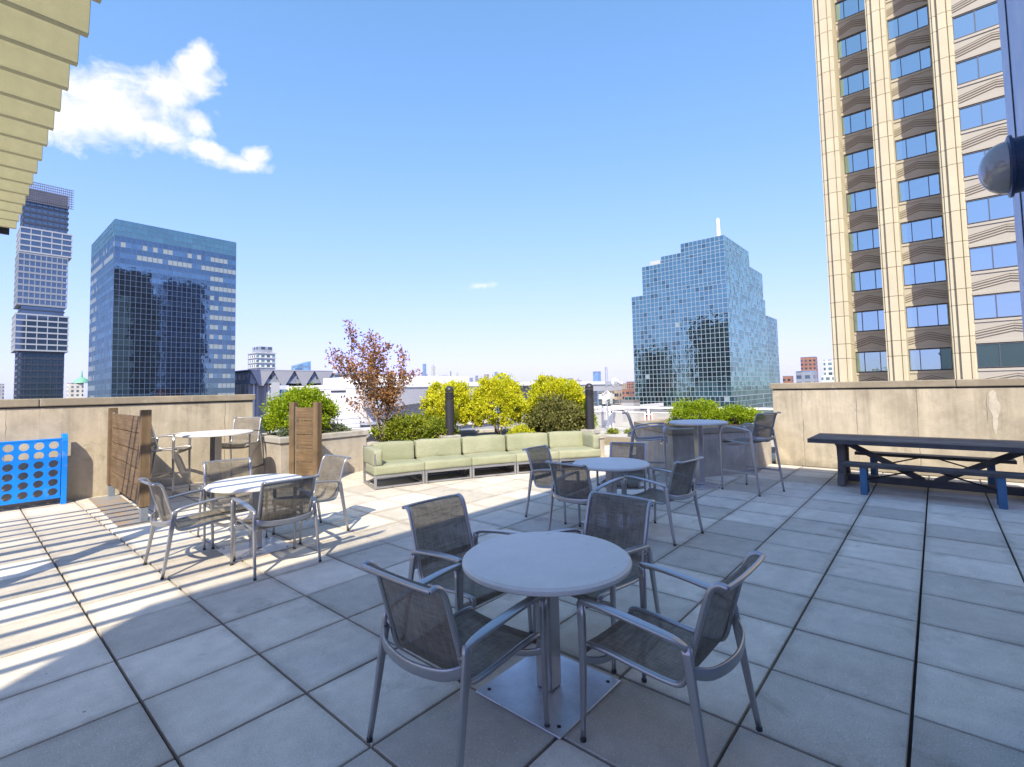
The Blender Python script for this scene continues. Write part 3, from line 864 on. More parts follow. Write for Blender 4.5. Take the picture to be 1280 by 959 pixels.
# ------------------------------------------------------------------ disc-drop game board
gb = thing('giant_disc_game', 'bright blue giant disc-dropping game board with six rows of round holes', 'game', (1.22 - .045 - 8 * .17, 10.72, 0))
def holed_board(nx, nz, px, pz, r, x0, z0, w, h, thick, name):
    "flat board pierced by a grid of round holes"
    n = 20; q = MB()
    for y in (-thick / 2, thick / 2):
        for i in range(nx):
            for k in range(nz):
                cx, cz = x0 + (i + .5) * px, z0 + (k + .5) * pz
                ring = [(cx + r * math.cos(2 * math.pi * j / n), y, cz + r * math.sin(2 * math.pi * j / n)) for j in range(n)]
                sq = []
                for j in range(n):
                    a = 2 * math.pi * j / n; c, s_ = math.cos(a), math.sin(a)
                    m_ = max(abs(c) / (px / 2), abs(s_) / (pz / 2)); sq.append((cx + c / m_, y, cz + s_ / m_))
                # exact corners
                o = len(q.v); q.v += ring + sq
                for j in range(n):
                    j2 = (j + 1) % n
                    fc = (o + j, o + j2, o + n + j2, o + n + j)
                    q.f.append(fc); q.mi.append(0)
                    pa, pb = sq[j], sq[j2]
                    if abs(pa[0] - pb[0]) > 1e-6 and abs(pa[2] - pb[2]) > 1e-6:
                        cxx = pa[0] if abs(abs(pa[0] - cx) - px / 2) < 1e-6 else pb[0]
                        czz = pa[2] if abs(abs(pa[2] - cz) - pz / 2) < 1e-6 else pb[2]
                        q.v.append((cxx, y, czz)); q.f.append((o + n + j, o + n + j2, len(q.v) - 1)); q.mi.append(0)
                if y > 0:
                    q2 = [(v[0], -thick / 2, v[2]) for v in ring]; o2 = len(q.v); q.v += ring + q2
                    for j in range(n):
                        j2 = (j + 1) % n; q.f.append((o2 + j, o2 + j2, o2 + n + j2, o2 + n + j)); q.mi.append(0)
    x1, z1 = x0 + nx * px, z0 + nz * pz
    for (a, b) in (((x0, z0), (x1, z0)), ((x1, z0), (x1, z1)), ((x1, z1), (x0, z1)), ((x0, z1), (x0, z0))):
        q.add([(a[0], -thick / 2, a[1]), (b[0], -thick / 2, b[1]), (b[0], thick / 2, b[1]), (a[0], thick / 2, a[1])], [(0, 1, 2, 3)])
    return q
NX, PXh, PZh = 8, .17, .148
bz = .135
for k in range(3):
    holed_board(NX, 2, PXh, PZh, .059, 0, bz + k * 2 * PZh + .002, 0, 0, .05, 'b').build('grid_panel', 'blue_plastic', gb)
MB().b2(-.01, NX * PXh + .01, -.03, .03, bz + 6 * PZh + .004, bz + 6 * PZh + .034).build('top_rail', 'blue_plastic', gb, bevel=.004)
MB().b2(-.01, NX * PXh + .01, -.028, .028, bz - .03, bz).build('bottom_rail', 'blue_plastic', gb, bevel=.004)
for x in (-.045, NX * PXh + .045):
    q = MB(); hh = 1.12
    pr = [(-.045, 0), (.13, 0), (.13, hh), (.03, hh), (-.03, hh - .06), (-.045, hh - .11)]
    n = 6; wd = .034
    q.add([(x - wd, a, b) for a, b in pr] + [(x + wd, a, b) for a, b in pr], [tuple(range(n)), tuple(reversed(range(n, 2 * n)))] + [(i, n + i, n + (i + 1) % n, (i + 1) % n) for i in range(n)])
    q.build('side_post', 'blue_plastic', gb, bevel=.004)

# ------------------------------------------------------------------ wood plank screens
def screen(label, P, Q, h, rows, base):
    P, Q = Vector((*P, 0)), Vector((*Q, 0))
    d = (Q - P); L = d.length; rz = math.atan2(d.y, d.x) - math.pi / 2
    t = thing('plank_screen', label, 'wood screen', P, rz, 'wood plank screens')   # local +y runs along the screen
    for y in (0, L):
        MB().b2(-.06, .06, y - .055, y + .055, .20, h).build('post', 'screen_post_wood', t, bevel=.008)
        MB().b2(-.045, .045, y - .045, y + .045, .012, .198).build('post_shoe', 'shoe_steel', t, bevel=.006)
    ph = (h - .20 - .09) / rows
    for k in range(rows):
        MB().b2(-.022, .022, .075, L - .075, .20 + k * ph + .006, .20 + (k + 1) * ph - .006).build('plank', 'screen_wood', t, bevel=.004)
    e = MB().b2(-.012, .012, .057, .073, .2, h - .08).b2(-.012, .012, L - .073, L - .057, .2, h - .08); e.build('edge_strip', 'galvanised', t)
    if base:
        MB().b2(-.29, .10, -.17, L + .07, .002, .014).build('base_plate', 'rusty_plate', t, bevel=.003)
    else:
        MB().b2(-.16, .16, -.10, L + .10, .002, .014).build('base_plate', 'rusty_plate', t, bevel=.003)
    return t
screen('long wood plank screen on a rusty steel plate, beside the blue game board', (1.755, 8.235), (1.83, 10.74), 1.515, 5, True)
screen('narrow wood plank screen standing in front of the planter with the round lime shrub', (4.36, 8.5), (4.17, 9.02), 1.53, 5, False)

# ------------------------------------------------------------------ planters and beds
def poly_thing(name, label, cat, poly, h, cop, mat, soilz, copmat='pale_concrete'):
    cx = sum(p[0] for p in poly) / len(poly); cy = sum(p[1] for p in poly) / len(poly)
    t = thing(name, label, cat, (cx, cy, 0))
    lp = [(x - cx, y - cy) for x, y in poly]
    def inset(pl, d):
        n = len(pl); o = []
        A = sum(pl[i][0] * pl[(i + 1) % n][1] - pl[(i + 1) % n][0] * pl[i][1] for i in range(n))
        s = 1 if A > 0 else -1
        for i in range(n):
            a, b, c = Vector(pl[i - 1]), Vector(pl[i]), Vector(pl[(i + 1) % n])
            n1 = Vector((-(b - a).y, (b - a).x)).normalized() * s; n2 = Vector((-(c - b).y, (c - b).x)).normalized() * s
            bis = (n1 + n2).normalized(); k = d / max(bis.dot(n1), .3)
            o.append(tuple(b + bis * k))
        return o
    def ringm(outer, inner, z0, z1):
        n = len(outer); q = MB()
        V = [(*p, z0) for p in outer] + [(*p, z1) for p in outer] + [(*p, z1) for p in inner] + [(*p, z0) for p in inner]
        F = []
        for i in range(n):
            j = (i + 1) % n
            F += [(i, j, n + j, n + i), (n + i, n + j, 2 * n + j, 2 * n + i), (2 * n + i, 2 * n + j, 3 * n + j, 3 * n + i), (3 * n + i, 3 * n + j, j, i)]
        return q.add(V, F)
    ringm(lp, inset(lp, .16), -.03, h - cop).build('wall', mat, t, bevel=.01)
    ringm(inset(lp, -.03), inset(lp, .19), h - cop + .004, h).build('coping', copmat, t, bevel=.012)
    MB().prism(inset(lp, .14), -.02, soilz).build('soil', 'soil', t)
    return t
poly_thing('concrete_planter', 'pale concrete planter with the round lime shrub behind the narrow plank screen', 'planter', [(4.05, 9.3), (5.94, 9.40), (5.94, 10.8), (4.05, 10.8)], .87, .11, 'planter_concrete', .80)
poly_thing('concrete_planter', 'concrete planter behind the shaded bar table, against the right wall', 'planter', [(8.62, 3.66), (10.12, 2.66), (11.58, 2.74), (12.3, 3.4), (12.1, 4.8), (10.2, 5.2)], .90, .11, 'planter_concrete', .82, 'coping_concrete')
poly_thing('shrub_bed', 'raised bed of yellow shrubs behind the green sofa', 'planting bed', [(5.98, 8.12), (9.98, 5.88), (11.3, 8.5), (6.6, 11.6), (5.98, 11.6)], .60, .10, 'planter_concrete', .52)
structure(MB().b2(13.2, 17.3, 3.0, 13.0, -.02, .14).build('low_kerb', 'pale_concrete'))
kb = MB().prism([(12.6, 5.2), (12.9, 5.2), (12.9, 12.9), (12.6, 12.9)], -.02, .22)
kb.build('timber_edge', 'coping_concrete')
structure(bpy.data.objects['timber_edge'])

# bollard lights
def bollard(x, y, z0, label):
    t = thing('bollard_light', label, 'bollard', (x, y, z0), 0, 'black bollard lights behind the sofa')
    MB().box((0, 0, .05), (.34, .34, .10)).build('footing', 'pale_concrete', t, bevel=.015)
    MB().lathe([(.098, .10), (.098, .86)], n=32).build('post', 'bollard_black', t, smooth=True, autosm=40)
    pr = []
    for k in range(5):
        z = .865 + k * .034
        pr += [(.086, z), (.098, z + .008), (.098, z + .026), (.086, z + .034)]
    MB().lathe(pr, n=32).build('louvre', 'bollard_black', t, smooth=True, autosm=25)
    dm = [(.098, 1.04)] + [(.098 * math.cos(a), 1.075 + .095 * math.sin(a)) for a in [i * math.pi / 2 / 8 for i in range(8)]] + [(.004, 1.17)]
    MB().lathe(dm, n=32).build('dome', 'bollard_black', t, smooth=True)
bollard(7.15, 8.05, .62, 'black domed bollard light between the low green bush and the yellow shrubs')
bollard(9.80, 6.14, .62, 'black domed bollard light right of the dark pine bush, next to the railing')

# ------------------------------------------------------------------ trestle table and benches
tt = thing('trestle_table', 'very long dark grey timber trestle table in front of the right parapet wall', 'table', (9.95, -.55, 0))
L0, L1 = -.82, 2.22                 # along Y from the near end to the far end
tp = MB()
for k in range(6):
    x0 = -.55 + k * .184
    tp.b2(x0, x0 + .180, L0, L1, .705, .765)
tp.build('table_top', 'grey_trestle', tt, bevel=.005)
MB().b2(-.56, -.552, L0, L1, .70, .768).b2(.556, .564, L0, L1, .70, .768).build('apron', 'dark_timber', tt)
for y in (L1 - .42, L0 + .42):
    lg = MB()
    for s in (-1, 1):
        # shaped end frame: a leg that swells at foot and head
        prof = [(s * .30, .015), (s * .43, .015), (s * .42, .12), (s * .34, .20), (s * .29, .38), (s * .33, .60), (s * .40, .70), (s * .18, .70), (s * .17, .60), (s * .13, .38), (s * .18, .20), (s * .26, .12)]
        if s < 0: prof = prof[::-1]
        n = len(prof)
        lg.add([(a, y - .05, b) for a, b in prof] + [(a, y + .05, b) for a, b in prof], [tuple(range(n)), tuple(reversed(range(n, 2 * n)))] + [(i, n + i, n + (i + 1) % n, (i + 1) % n) for i in range(n)])
    lg.b2(-.42, .42, y - .06, y + .06, .66, .702)
    lg.b2(-.30, .30, y - .055, y + .055, .03, .13)
    lg.build('trestle_leg', 'grey_trestle', tt, bevel=.01)
st = MB().bar((0, L0 + .4, .10), (0, L1 - .4, .10), .10, .11)
st.build('stretcher', 'dark_timber', tt, bevel=.006)
for s, yy in ((1, L1 - .5), (-1, L0 + .5)):
    MB().bar((0, yy, .66), (0, yy - s * .95, .14), .085, .085).build('brace', 'grey_trestle', tt, bevel=.006)
bl0 = MB()
for x in (-.5, .5):
    for k in range(2): bl0.lathe([(.012, 0), (.012, .004)], (x, L1 + .001 + 0, .735), 10, axis='y')
bl0.build('bolt', 'steel_plate', tt)
def bench(x, label):
    t = thing('trestle_bench', label, 'bench', (x, -.50, 0), 0, 'blue-grey timber benches at the trestle table')
    a, b = -.36, 1.66
    for k in range(2):
        MB().b2(-.15 + k * .153, -.003 + k * .153, a, b, .40, .45).build('seat_plank', 'grey_trestle', t, bevel=.004)
    for y in (b - .26, a + .28):
        for s in (-1, 1):
            MB().bar((s * .13, y, 0), (s * .10, y, .398), .075, .085, (0, 1, 0)).build('leg', 'blue_timber', t, bevel=.005)
        MB().b2(-.13, .13, y - .03, y + .03, .33, .398).build('cross_rail', 'blue_timber', t, bevel=.004)
    for s, y in ((-1, b - .26), (1, a + .28)):
        MB().tube([(0, y, .20), (0, y + s * .62, .395)], .012, 8).build('brace_rod', 'rod_black', t, smooth=True)
bench(9.18, 'blue-legged timber bench on the near side of the trestle table')
bench(10.72, 'dark timber bench on the wall side of the trestle table, half hidden below it')
# ------------------------------------------------------------------ railing and antenna mast
rl = thing('railing', 'white metal railing with pale glass panels beyond the sofa and bar table', 'railing', (16.9, 0, 0))
Y0, Y1 = 3.2, 12.9; step = 1.62
MB().b2(-.03, .03, Y0, Y1, .86, .93).build('top_rail', 'white_paint', rl, bevel=.01)
y = Y0; k = 0
while y < Y1 + .01:
    MB().b2(-.03, .03, y - .03, y + .03, -.03, .858).build('post', 'white_paint', rl, bevel=.004)
    if y + step < Y1 + .05:
        pf = MB()
        a, b = y + .12, y + step - .12
        pf.b2(-.018, .018, a, b, .70, .74); pf.b2(-.018, .018, a, b, .10, .14)
        pf.b2(-.018, .018, a, a + .035, .142, .698); pf.b2(-.018, .018, b - .035, b, .142, .698)
        pf.b2(-.012, .012, y + .03, a - .002, .64, .67); pf.b2(-.012, .012, b + .002, y + step - .03, .64, .67)
        f_ = pf.build('panel_frame', 'white_paint', rl)
        MB().b2(-.004, .004, a + .037, b - .037, .142, .698).build('glass_panel', 'rail_glass', rl)
    y += step
ms = at(759, 500, 17.6)
an = thing('antenna_mast', 'slim grey antenna mast carrying two white dishes behind the railing', 'antenna', (ms.x, ms.y, 0))
MB().tube([(0, 0, .0), (0, 0, 2.0)], .022, 10).build('pole', 'galvanised', an, smooth=True, autosm=50)
MB().tube([(0, 0, 1.72), (.03, .02, 2.42)], .045, 10).build('antenna_tube', 'galvanised', an, smooth=True, autosm=50)
def dish(z, r, off, rz):
    q = MB()
    prof = [(.004, .0), (r * .4, .02), (r * .7, .06), (r, .12), (r + .008, .12), (r * .7, .045), (.02, -.02)]
    q.lathe(prof, n=24, axis='x')
    o = q.build('dish', 'white_paint', an, smooth=True, loc=(off[0], off[1], z)); o.rotation_euler = (0, 0, rz)
    q = MB().tube([(0, 0, 0), (-.12, 0, 0)], .03, 8); q2 = q.build('dish_mount', 'galvanised', o, smooth=True)
dish(1.83, .19, (.10, -.38), R(70))
MB().bar((0, 0, 1.83), (.06, -.40, 1.83), .10, .14).build('radio_box', 'galvanised', an, bevel=.01)
dish(1.40, .15, (-.05, .06), R(250))
# ------------------------------------------------------------------ plants
def leaves_mesh(P, D, L, Wd, fold=.25):
    "one small folded leaf (two triangles each side of its midrib) per point"
    n = len(P)
    D = D / np.linalg.norm(D, axis=1, keepdims=True)
    ref = rng.normal(size=(n, 3)); S = np.cross(D, ref); S /= np.linalg.norm(S, axis=1, keepdims=True)
    N = np.cross(S, D)
    L = L[:, None]; Wd = Wd[:, None]
    base = P; tip = P + D * L - N * L * .12
    a = P + D * L * .45 + S * Wd + N * Wd * fold; b = P + D * L * .45 - S * Wd + N * Wd * fold
    V = np.stack([base, a, tip, b], 1).reshape(-1, 3)
    i = np.arange(n)[:, None] * 4
    F = np.concatenate([i, i + 1, i + 2, i + 3], 1)
    return V, F
def foliage(name, mat, parent, V, F):
    me = bpy.data.meshes.new(name)
    me.from_pydata(V.tolist(), [], F.tolist())
    me.materials.append(MATS[mat])
    o = bpy.data.objects.new(name, me); COL.objects.link(o); o.parent = parent
    return o
def crown(n_cl, per, c, rad, cl_r, leaf, inner=.25, lobes=.18, squash=1.0):
    "leaf positions grouped in clumps spread over a lumpy ellipsoid"
    Ps, Ds = [], []
    c = np.array(c); rad = np.array(rad)
    ph = rng.uniform(0, 6.28, 6)
    for _ in range(n_cl):
        d = rng.normal(size=3); d /= np.linalg.norm(d)
        if d[2] < -.55: d[2] *= -.6
        lump = 1 + lobes * (math.sin(3 * d[0] + ph[0]) * math.sin(4 * d[1] + ph[1]) + .6 * math.sin(6 * d[2] + 5 * d[0] + ph[2]))
        rr = lump * (1 - inner * rng.random() ** 2.0)
        p = c + d * rad * rr
        k = int(per * rng.uniform(.6, 1.4)); r = cl_r * rng.uniform(.6, 1.3)
        q = rng.normal(size=(k, 3)) * r * np.array([.55, .55, .5 * squash]) + p
        Ps.append(q)
        Ds.append(d * 1.0 + rng.normal(size=(k, 3)) * .75 + np.array([0, 0, .45]))
    P = np.concatenate(Ps); D = np.concatenate(Ds); n = len(P)
    return leaves_mesh(P, D, leaf * rng.uniform(.6, 1.3, n), leaf * .30 * rng.uniform(.7, 1.3, n))
def stems(parent, c, top, spread, n, r, mat='bark', z0=0.0):
    q = MB()
    for k in range(n):
        a = 2 * math.pi * k / n + random.uniform(-.3, .3); s = spread * random.uniform(.4, 1)
        p0 = Vector((c[0] + .05 * math.cos(a), c[1] + .05 * math.sin(a), z0)); p3 = Vector((c[0] + s * math.cos(a), c[1] + s * math.sin(a), top * random.uniform(.75, 1)))
        pm = p0.lerp(p3, .45) + Vector((random.uniform(-.06, .06), random.uniform(-.06, .06), .12))
        q.tube(smooth_path([p0, pm, p3], 4), [r * (1 - .75 * i / 8) for i in range(9)], 7)
    return q.build('stem', mat, parent, smooth=True)
def shrub(label, x, y, z, rad, cz, mat, n_cl, per, cl_r, leaf, cat='shrub', group=None, name='shrub', stem_mat='bark', nst=6, **kw):
    t = thing(name, label, cat, (x, y, z), 0, group)
    V, F = crown(n_cl, per, (0, 0, cz), rad, cl_r, leaf, **kw)
    foliage('foliage', mat, t, V, F)
    stems(t, (0, 0), cz + rad[2] * .5, rad[0] * .6, nst, .022, stem_mat)
    return t
def gp(px, depth):
    "plan position on that view bearing"
    p = at(px, 486, depth); return p.x, p.y
GY = 'yellow shrubs in the raised bed'
x, y = gp(562, 11.9); shrub('yellow shrub standing right behind the left bollard light', x, y, .52, (.54, .54, .66), .70, 'leaf_yellow', 400, 40, .085, .060, group=GY, lobes=.15)
x, y = gp(622, 11.8); shrub('big rounded yellow shrub in the middle of the raised bed, greener at its foot', x, y, .52, (.62, .62, .72), .72, 'leaf_yellow', 520, 40, .085, .060, group=GY, lobes=.14)
x, y = gp(694, 12.3); shrub('yellow domed shrub rising behind the dark pine bush', x, y, .52, (.70, .70, .70), .72, 'leaf_yellow', 500, 40, .085, .060, group=GY, lobes=.14)
x, y = gp(725, 12.2); shrub('small bright green shrub between the pine bush and the right bollard', x, y, .52, (.34, .34, .42), .42, 'leaf_lime', 120, 30, .09, .055)
x, y = gp(694, 11.75); shrub('dark olive pine bush with thin needles behind the sofa', x, y, .50, (.70, .55, .52), .42, 'leaf_olive', 520, 40, .11, .075, inner=.5, lobes=.2, name='pine_bush', stem_mat='bark_pale', nst=9)
x, y = gp(648, 11.0); shrub('little yellow tuft low in front of the big yellow shrub', x, y, .52, (.24, .24, .16), .15, 'leaf_yellow', 40, 26, .08, .05, nst=3)
x, y = gp(515, 11.3); shrub('low spreading green bush left of the left bollard light', x, y, .50, (.72, .62, .34), .26, 'leaf_green', 320, 32, .10, .058, inner=.35)
x, y = gp(548, 10.9); shrub('small yellow-green bush at the foot of the left bollard light', x, y, .50, (.34, .34, .30), .22, 'leaf_green', 110, 30, .09, .055, nst=4)
shrub('round lime green shrub in the planter behind the narrow plank screen', 4.78, 10.02, .80, (.66, .62, .52), .43, 'leaf_lime', 460, 40, .09, .050, name='round_shrub', lobes=.10)
shrub('low silvery green cushion plant at the planter front', 5.28, 9.75, .80, (.40, .20, .13), .08, 'leaf_silver', 130, 34, .06, .045, name='cushion_plant', nst=3)
shrub('small silvery green cushion plant under the round lime shrub', 4.40, 9.60, .80, (.22, .16, .12), .08, 'leaf_silver', 60, 34, .06, .045, name='cushion_plant', nst=3)
shrub('bright green low shrub in the planter behind the shaded bar table, the larger one', 11.1, 4.1, .82, (.62, .50, .34), .16, 'leaf_lime', 300, 36, .08, .046)
shrub('bright green low shrub beside the right wall, the smaller one', 11.62, 3.42, .82, (.45, .42, .24), .10, 'leaf_lime', 190, 36, .08, .046)
for px, d, lb in ((764, 16.2, 'small green weed tuft on the kerb by the railing, left one'), (786, 16.2, 'small green weed tuft on the kerb by the railing, right one')):
    x, y = gp(px, d); shrub(lb, x, y, .14, (.16, .16, .07), .05, 'leaf_green', 24, 16, .06, .06, name='weed_tuft', nst=2, cat='weed')

# bronze-leaved small tree: several stems in a vase
tr = thing('bronze_tree', 'slender multi-stemmed tree with sparse bronze leaves behind the planter', 'tree', (6.35, 9.45, .52))
random.seed(21)
trunk = MB(); tips = []
wpx = Vector((rt.x, rt.y, 0)).normalized(); dpx = Vector((fw.x, fw.y, 0)).normalized()
def limb(p, d, length, r, lvl):
    n = 6; pts = [p.copy()]; q = p.copy(); dd = d.copy()
    for i in range(n):
        dd = (dd + Vector((random.gauss(0, .10), random.gauss(0, .10), random.gauss(.05, .06)))).normalized()
        q = q + dd * (length / n); pts.append(q.copy())
        if lvl < 2 and i >= 1 and random.random() < (.78 if lvl == 0 else .62):
            side = Vector((random.gauss(0, 1), random.gauss(0, 1), random.gauss(.25, .4))).normalized()
            limb(q, (dd * .75 + side * .62).normalized(), length * random.uniform(.34, .52), r * .5, lvl + 1)
        if lvl >= 1 or i >= 2: tips.append((q.copy(), dd.copy(), lvl))
    trunk.tube(pts, [max(r * (1 - .8 * i / n), .0025) for i in range(n + 1)], 6)
for a, b, L in ((-.80, .05, 2.15), (-.30, -.15, 2.05), (-.05, .15, 1.95), (.16, -.1, 2.0), (.34, .12, 1.75), (.52, -.05, 1.35), (-.42, .1, 1.35), (.05, .3, 1.5)):
    limb(Vector((random.uniform(-.08, .08), random.uniform(-.08, .08), 0)), (wpx * a * .62 + dpx * b * .5 + Vector((0, 0, 1))).normalized(), L * .84, .020, 0)
trunk.build('trunk', 'bark_pale', tr, smooth=True)
Ps, Ds = [], []
for q, d, lvl in tips:
    if q.z < .45: 
        if random.random() < .75: continue
    k = 7 if q.z > .85 else 2
    Ps.append(rng.normal(size=(k, 3)) * .052 + np.array(q)); Ds.append(rng.normal(size=(k, 3)) * .8 + np.array(d))
P = np.concatenate(Ps); n = len(P)
V, F = leaves_mesh(P, np.concatenate(Ds), .062 * rng.uniform(.6, 1.3, n), .022 * rng.uniform(.7, 1.3, n))
foliage('crown', 'leaf_bronze', tr, V, F)

# ------------------------------------------------------------------ towers
def curtain(parent, x0, x1, y0, y1, z0, z1, pw, ph, mats, weights, tilt, mull, mw=.07, rows_special=None, proud=.06, roof='roof_tar'):
    "curtain wall on the two faces towards the terrace; every pane is its own quad, set a little out of true"
    q = MB(); ncx, ncy, nr = max(1, round((x1 - x0) / pw)), max(1, round((y1 - y0) / pw)), max(1, round((z1 - z0) / ph))
    r_ = random.Random(int(x0 * 7 + z0 * 3))
    def pane(f, u0, u1, v0, v1, row):
        q.cur = (rows_special(row, nr, u0, r_) if rows_special else None)
        if q.cur is None: q.cur = r_.choices(range(len(mats)), weights)[0]
        j = [r_.uniform(-tilt, tilt) for _ in range(3)]
        o = [j[0], j[1], j[1] + j[2] - j[0], j[2]]
        q.add([f(u, v, e) for (u, v), e in zip(((u0, v0), (u1, v0), (u1, v1), (u0, v1)), o)], [(0, 1, 2, 3)])
    for k in range(nr):
        a, b = z0 + (z1 - z0) * k / nr, z0 + (z1 - z0) * (k + 1) / nr
        for i in range(ncx):
            pane(lambda u, v, e: (u, y0 + e, v), x0 + (x1 - x0) * i / ncx, x0 + (x1 - x0) * (i + 1) / ncx, a, b, k)
        for i in range(ncy):
            pane(lambda u, v, e: (x0 + e, u, v), y0 + (y1 - y0) * i / ncy, y0 + (y1 - y0) * (i + 1) / ncy, a, b, k)
    q.cur = 0
    q.add([(x1, y0, z0), (x1, y1, z0), (x1, y1, z1), (x1, y0, z1)], [(0, 1, 2, 3)])
    q.add([(x0, y1, z0), (x1, y1, z0), (x1, y1, z1), (x0, y1, z1)], [(3, 2, 1, 0)])
    q.build('curtain_wall', mats, parent)
    m_ = MB(); p = proud
    for i in range(ncx + 1):
        x = x0 + (x1 - x0) * i / ncx; m_.b2(x - mw / 2, x + mw / 2, y0 - p, y0 - .015, z0, z1)
    for i in range(1, ncy + 1):
        y = y0 + (y1 - y0) * i / ncy; m_.b2(x0 - p, x0 - .015, y - mw / 2, y + mw / 2, z0, z1)
    for k in range(nr + 1):
        z = z0 + (z1 - z0) * k / nr
        m_.b2(x0 - p + .01, x1, y0 - p + .01, y0 - .02, z - mw / 2, z + mw / 2)
        m_.b2(x0 - p + .01, x0 - .02, y0, y1, z - mw / 2, z + mw / 2)
    m_.build('mullion_grid', mull, parent)
    MB().b2(x0 + .02, x1 - .02, y0 + .02, y1 - .02, z1 - .3, z1 - .05).build('roof', roof, parent)

# left glass block
T = thing('glass_office_block', 'square blue glass office block with a green-tinted top storey, left of centre', 'tower', (34.2, 204.6, 0))
def rs(row, n, u, r):
    if row >= n - 3: return 3
    if row == n - 7 and r.random() < (.85 if u > 4 else .5): return 2
    if row == n - 5 and r.random() < .3: return 2
    if row % 2 == (n - 7) % 2 and u > 27 and r.random() < .62: return 2
    if row % 2 == (n - 8) % 2: return 1
    return None
curtain(T, 0, 37.4, 0, 42, GZ, 61.3, 1.5, 1.85, ['glass_blue', 'glass_blue_dark', 'blind', 'glass_teal'], [9, 1, .0, 0], .003, 'mullion_blue', .11, rs)
# stepped teal tower
T = thing('stepped_glass_tower', 'stepped teal glass office tower with a white mast right of centre', 'tower', (157.4, 47.6, 0))
tm = ['glass_teal', 'glass_teal_dark', 'blind']
curtain(T, 0, 45, 0, 32.3, -2, 33.2, 1.4, 1.55, tm, [9, 1, .03], .005, 'mullion_pale', .13)
curtain(T, -1.6, 64, -1.2, 35.5, GZ, -2.05, 1.4, 1.55, tm, [3, 7, .12], .005, 'mullion_pale', .14)
curtain(T, 1.2, 45.2, .6, 28.6, 33.1, 43.5, 1.4, 1.55, tm, [9, 1, .03], .005, 'mullion_pale', .13)
curtain(T, 2.4, 30, 1.0, 22, 43.4, 46.2, 1.4, 1.4, tm, [9, 1, .03], .005, 'mullion_pale', .13)
curtain(T, 2.45, 29.9, 1.05, 15, 46.1, 49.2, 1.4, 1.5, tm, [9, 1, .03], .005, 'mullion_pale', .13)
curtain(T, 46, 66, .8, 20, -2.2, 28, 1.4, 1.55, ['glass_teal_dark', 'glass_teal', 'blind'], [6, 4, .1], .009, 'mullion_pale', .13)
MB().b2(2.3, 6, 22.3, 26, 43.45, 45.2).build('plant_screen', 'white_slab', T, bevel=.05)
MB().lathe([(.75, 49), (.6, 54.5), (.5, 56.2), (.06, 56.6)], (7, 4, 0), 12).build('mast', 'white_metal_roof', T, smooth=True, autosm=50)
# dark stacked tower
T = thing('stacked_tower', 'tall dark stacked apartment tower with white balcony bands at the far left', 'tower', (22.4, 370.7, 0))
def tier(x0, x1, y0, y1, z0, z1, fl, slab, band, fins=0):
    MB().b2(x0 + .4, x1 - .4, y0 + .4, y1 - .4, z0, z1).build('glass_body', 'glass_navy', T)
    n = max(1, round((z1 - z0) / fl)); q = MB()
    for k in range(n + 1):
        z = z0 + (z1 - z0) * k / n; q.b2(x0, x1, y0, y1, z - band / 2, z + band / 2)
    q.build('floor_bands', slab, T)
    if fins:
        q = MB(); m_ = int((x1 - x0) / fins)
        for i in range(m_ + 1): q.b2(x0 + i * fins, x0 + i * fins + .35, y0 + .05, y0 + .39, z0, z1)
        m_ = int((y1 - y0) / fins)
        for i in range(1, m_ + 1): q.b2(x0 + .05, x0 + .39, y0 + i * fins, y0 + i * fins + .35, z0, z1)
        q.build('fins', slab, T)
tier(0, 18.6, 0, 20, GZ, 27, 3.4, 'dark_spandrel', .9, 2.6)
tier(-1.6, 20, -1.5, 22, 28, 47.5, 3.3, 'band_slab', .8, 4.2)
tier(.2, 18.2, .3, 20, 47.5, 53, 3.3, 'dark_spandrel', .7)
tier(-1.2, 18.8, -.8, 21, 53, 81, 3.3, 'grey_slab', 1.0, 2.2)
tier(-.9, 20.4, -1, 22, 82, 95, 3.3, 'band_slab', .8, 4.2)
tier(.3, 18.8, .4, 20, 95, 111, 3.3, 'dark_spandrel', 1.1, 2.4)
q = MB()
for i in range(24): q.b2(-.6 + i * .87, -.35 + i * .87, -1.0, -.7, 110, 121); q.b2(-1.0, -.7, -.6 + i * .9, -.35 + i * .9, 110, 121)
for k in range(9): q.b2(-1.05, 20.5, -1.05, -.72, 110 + k * 1.35, 110.4 + k * 1.35); q.b2(-1.05, -.72, -.7, 21, 110 + k * 1.35, 110.4 + k * 1.35)
q.b2(1.2, 18.5, 1.2, 20, 110, 118)
q.build('crown_screen', 'crown_lattice', T)

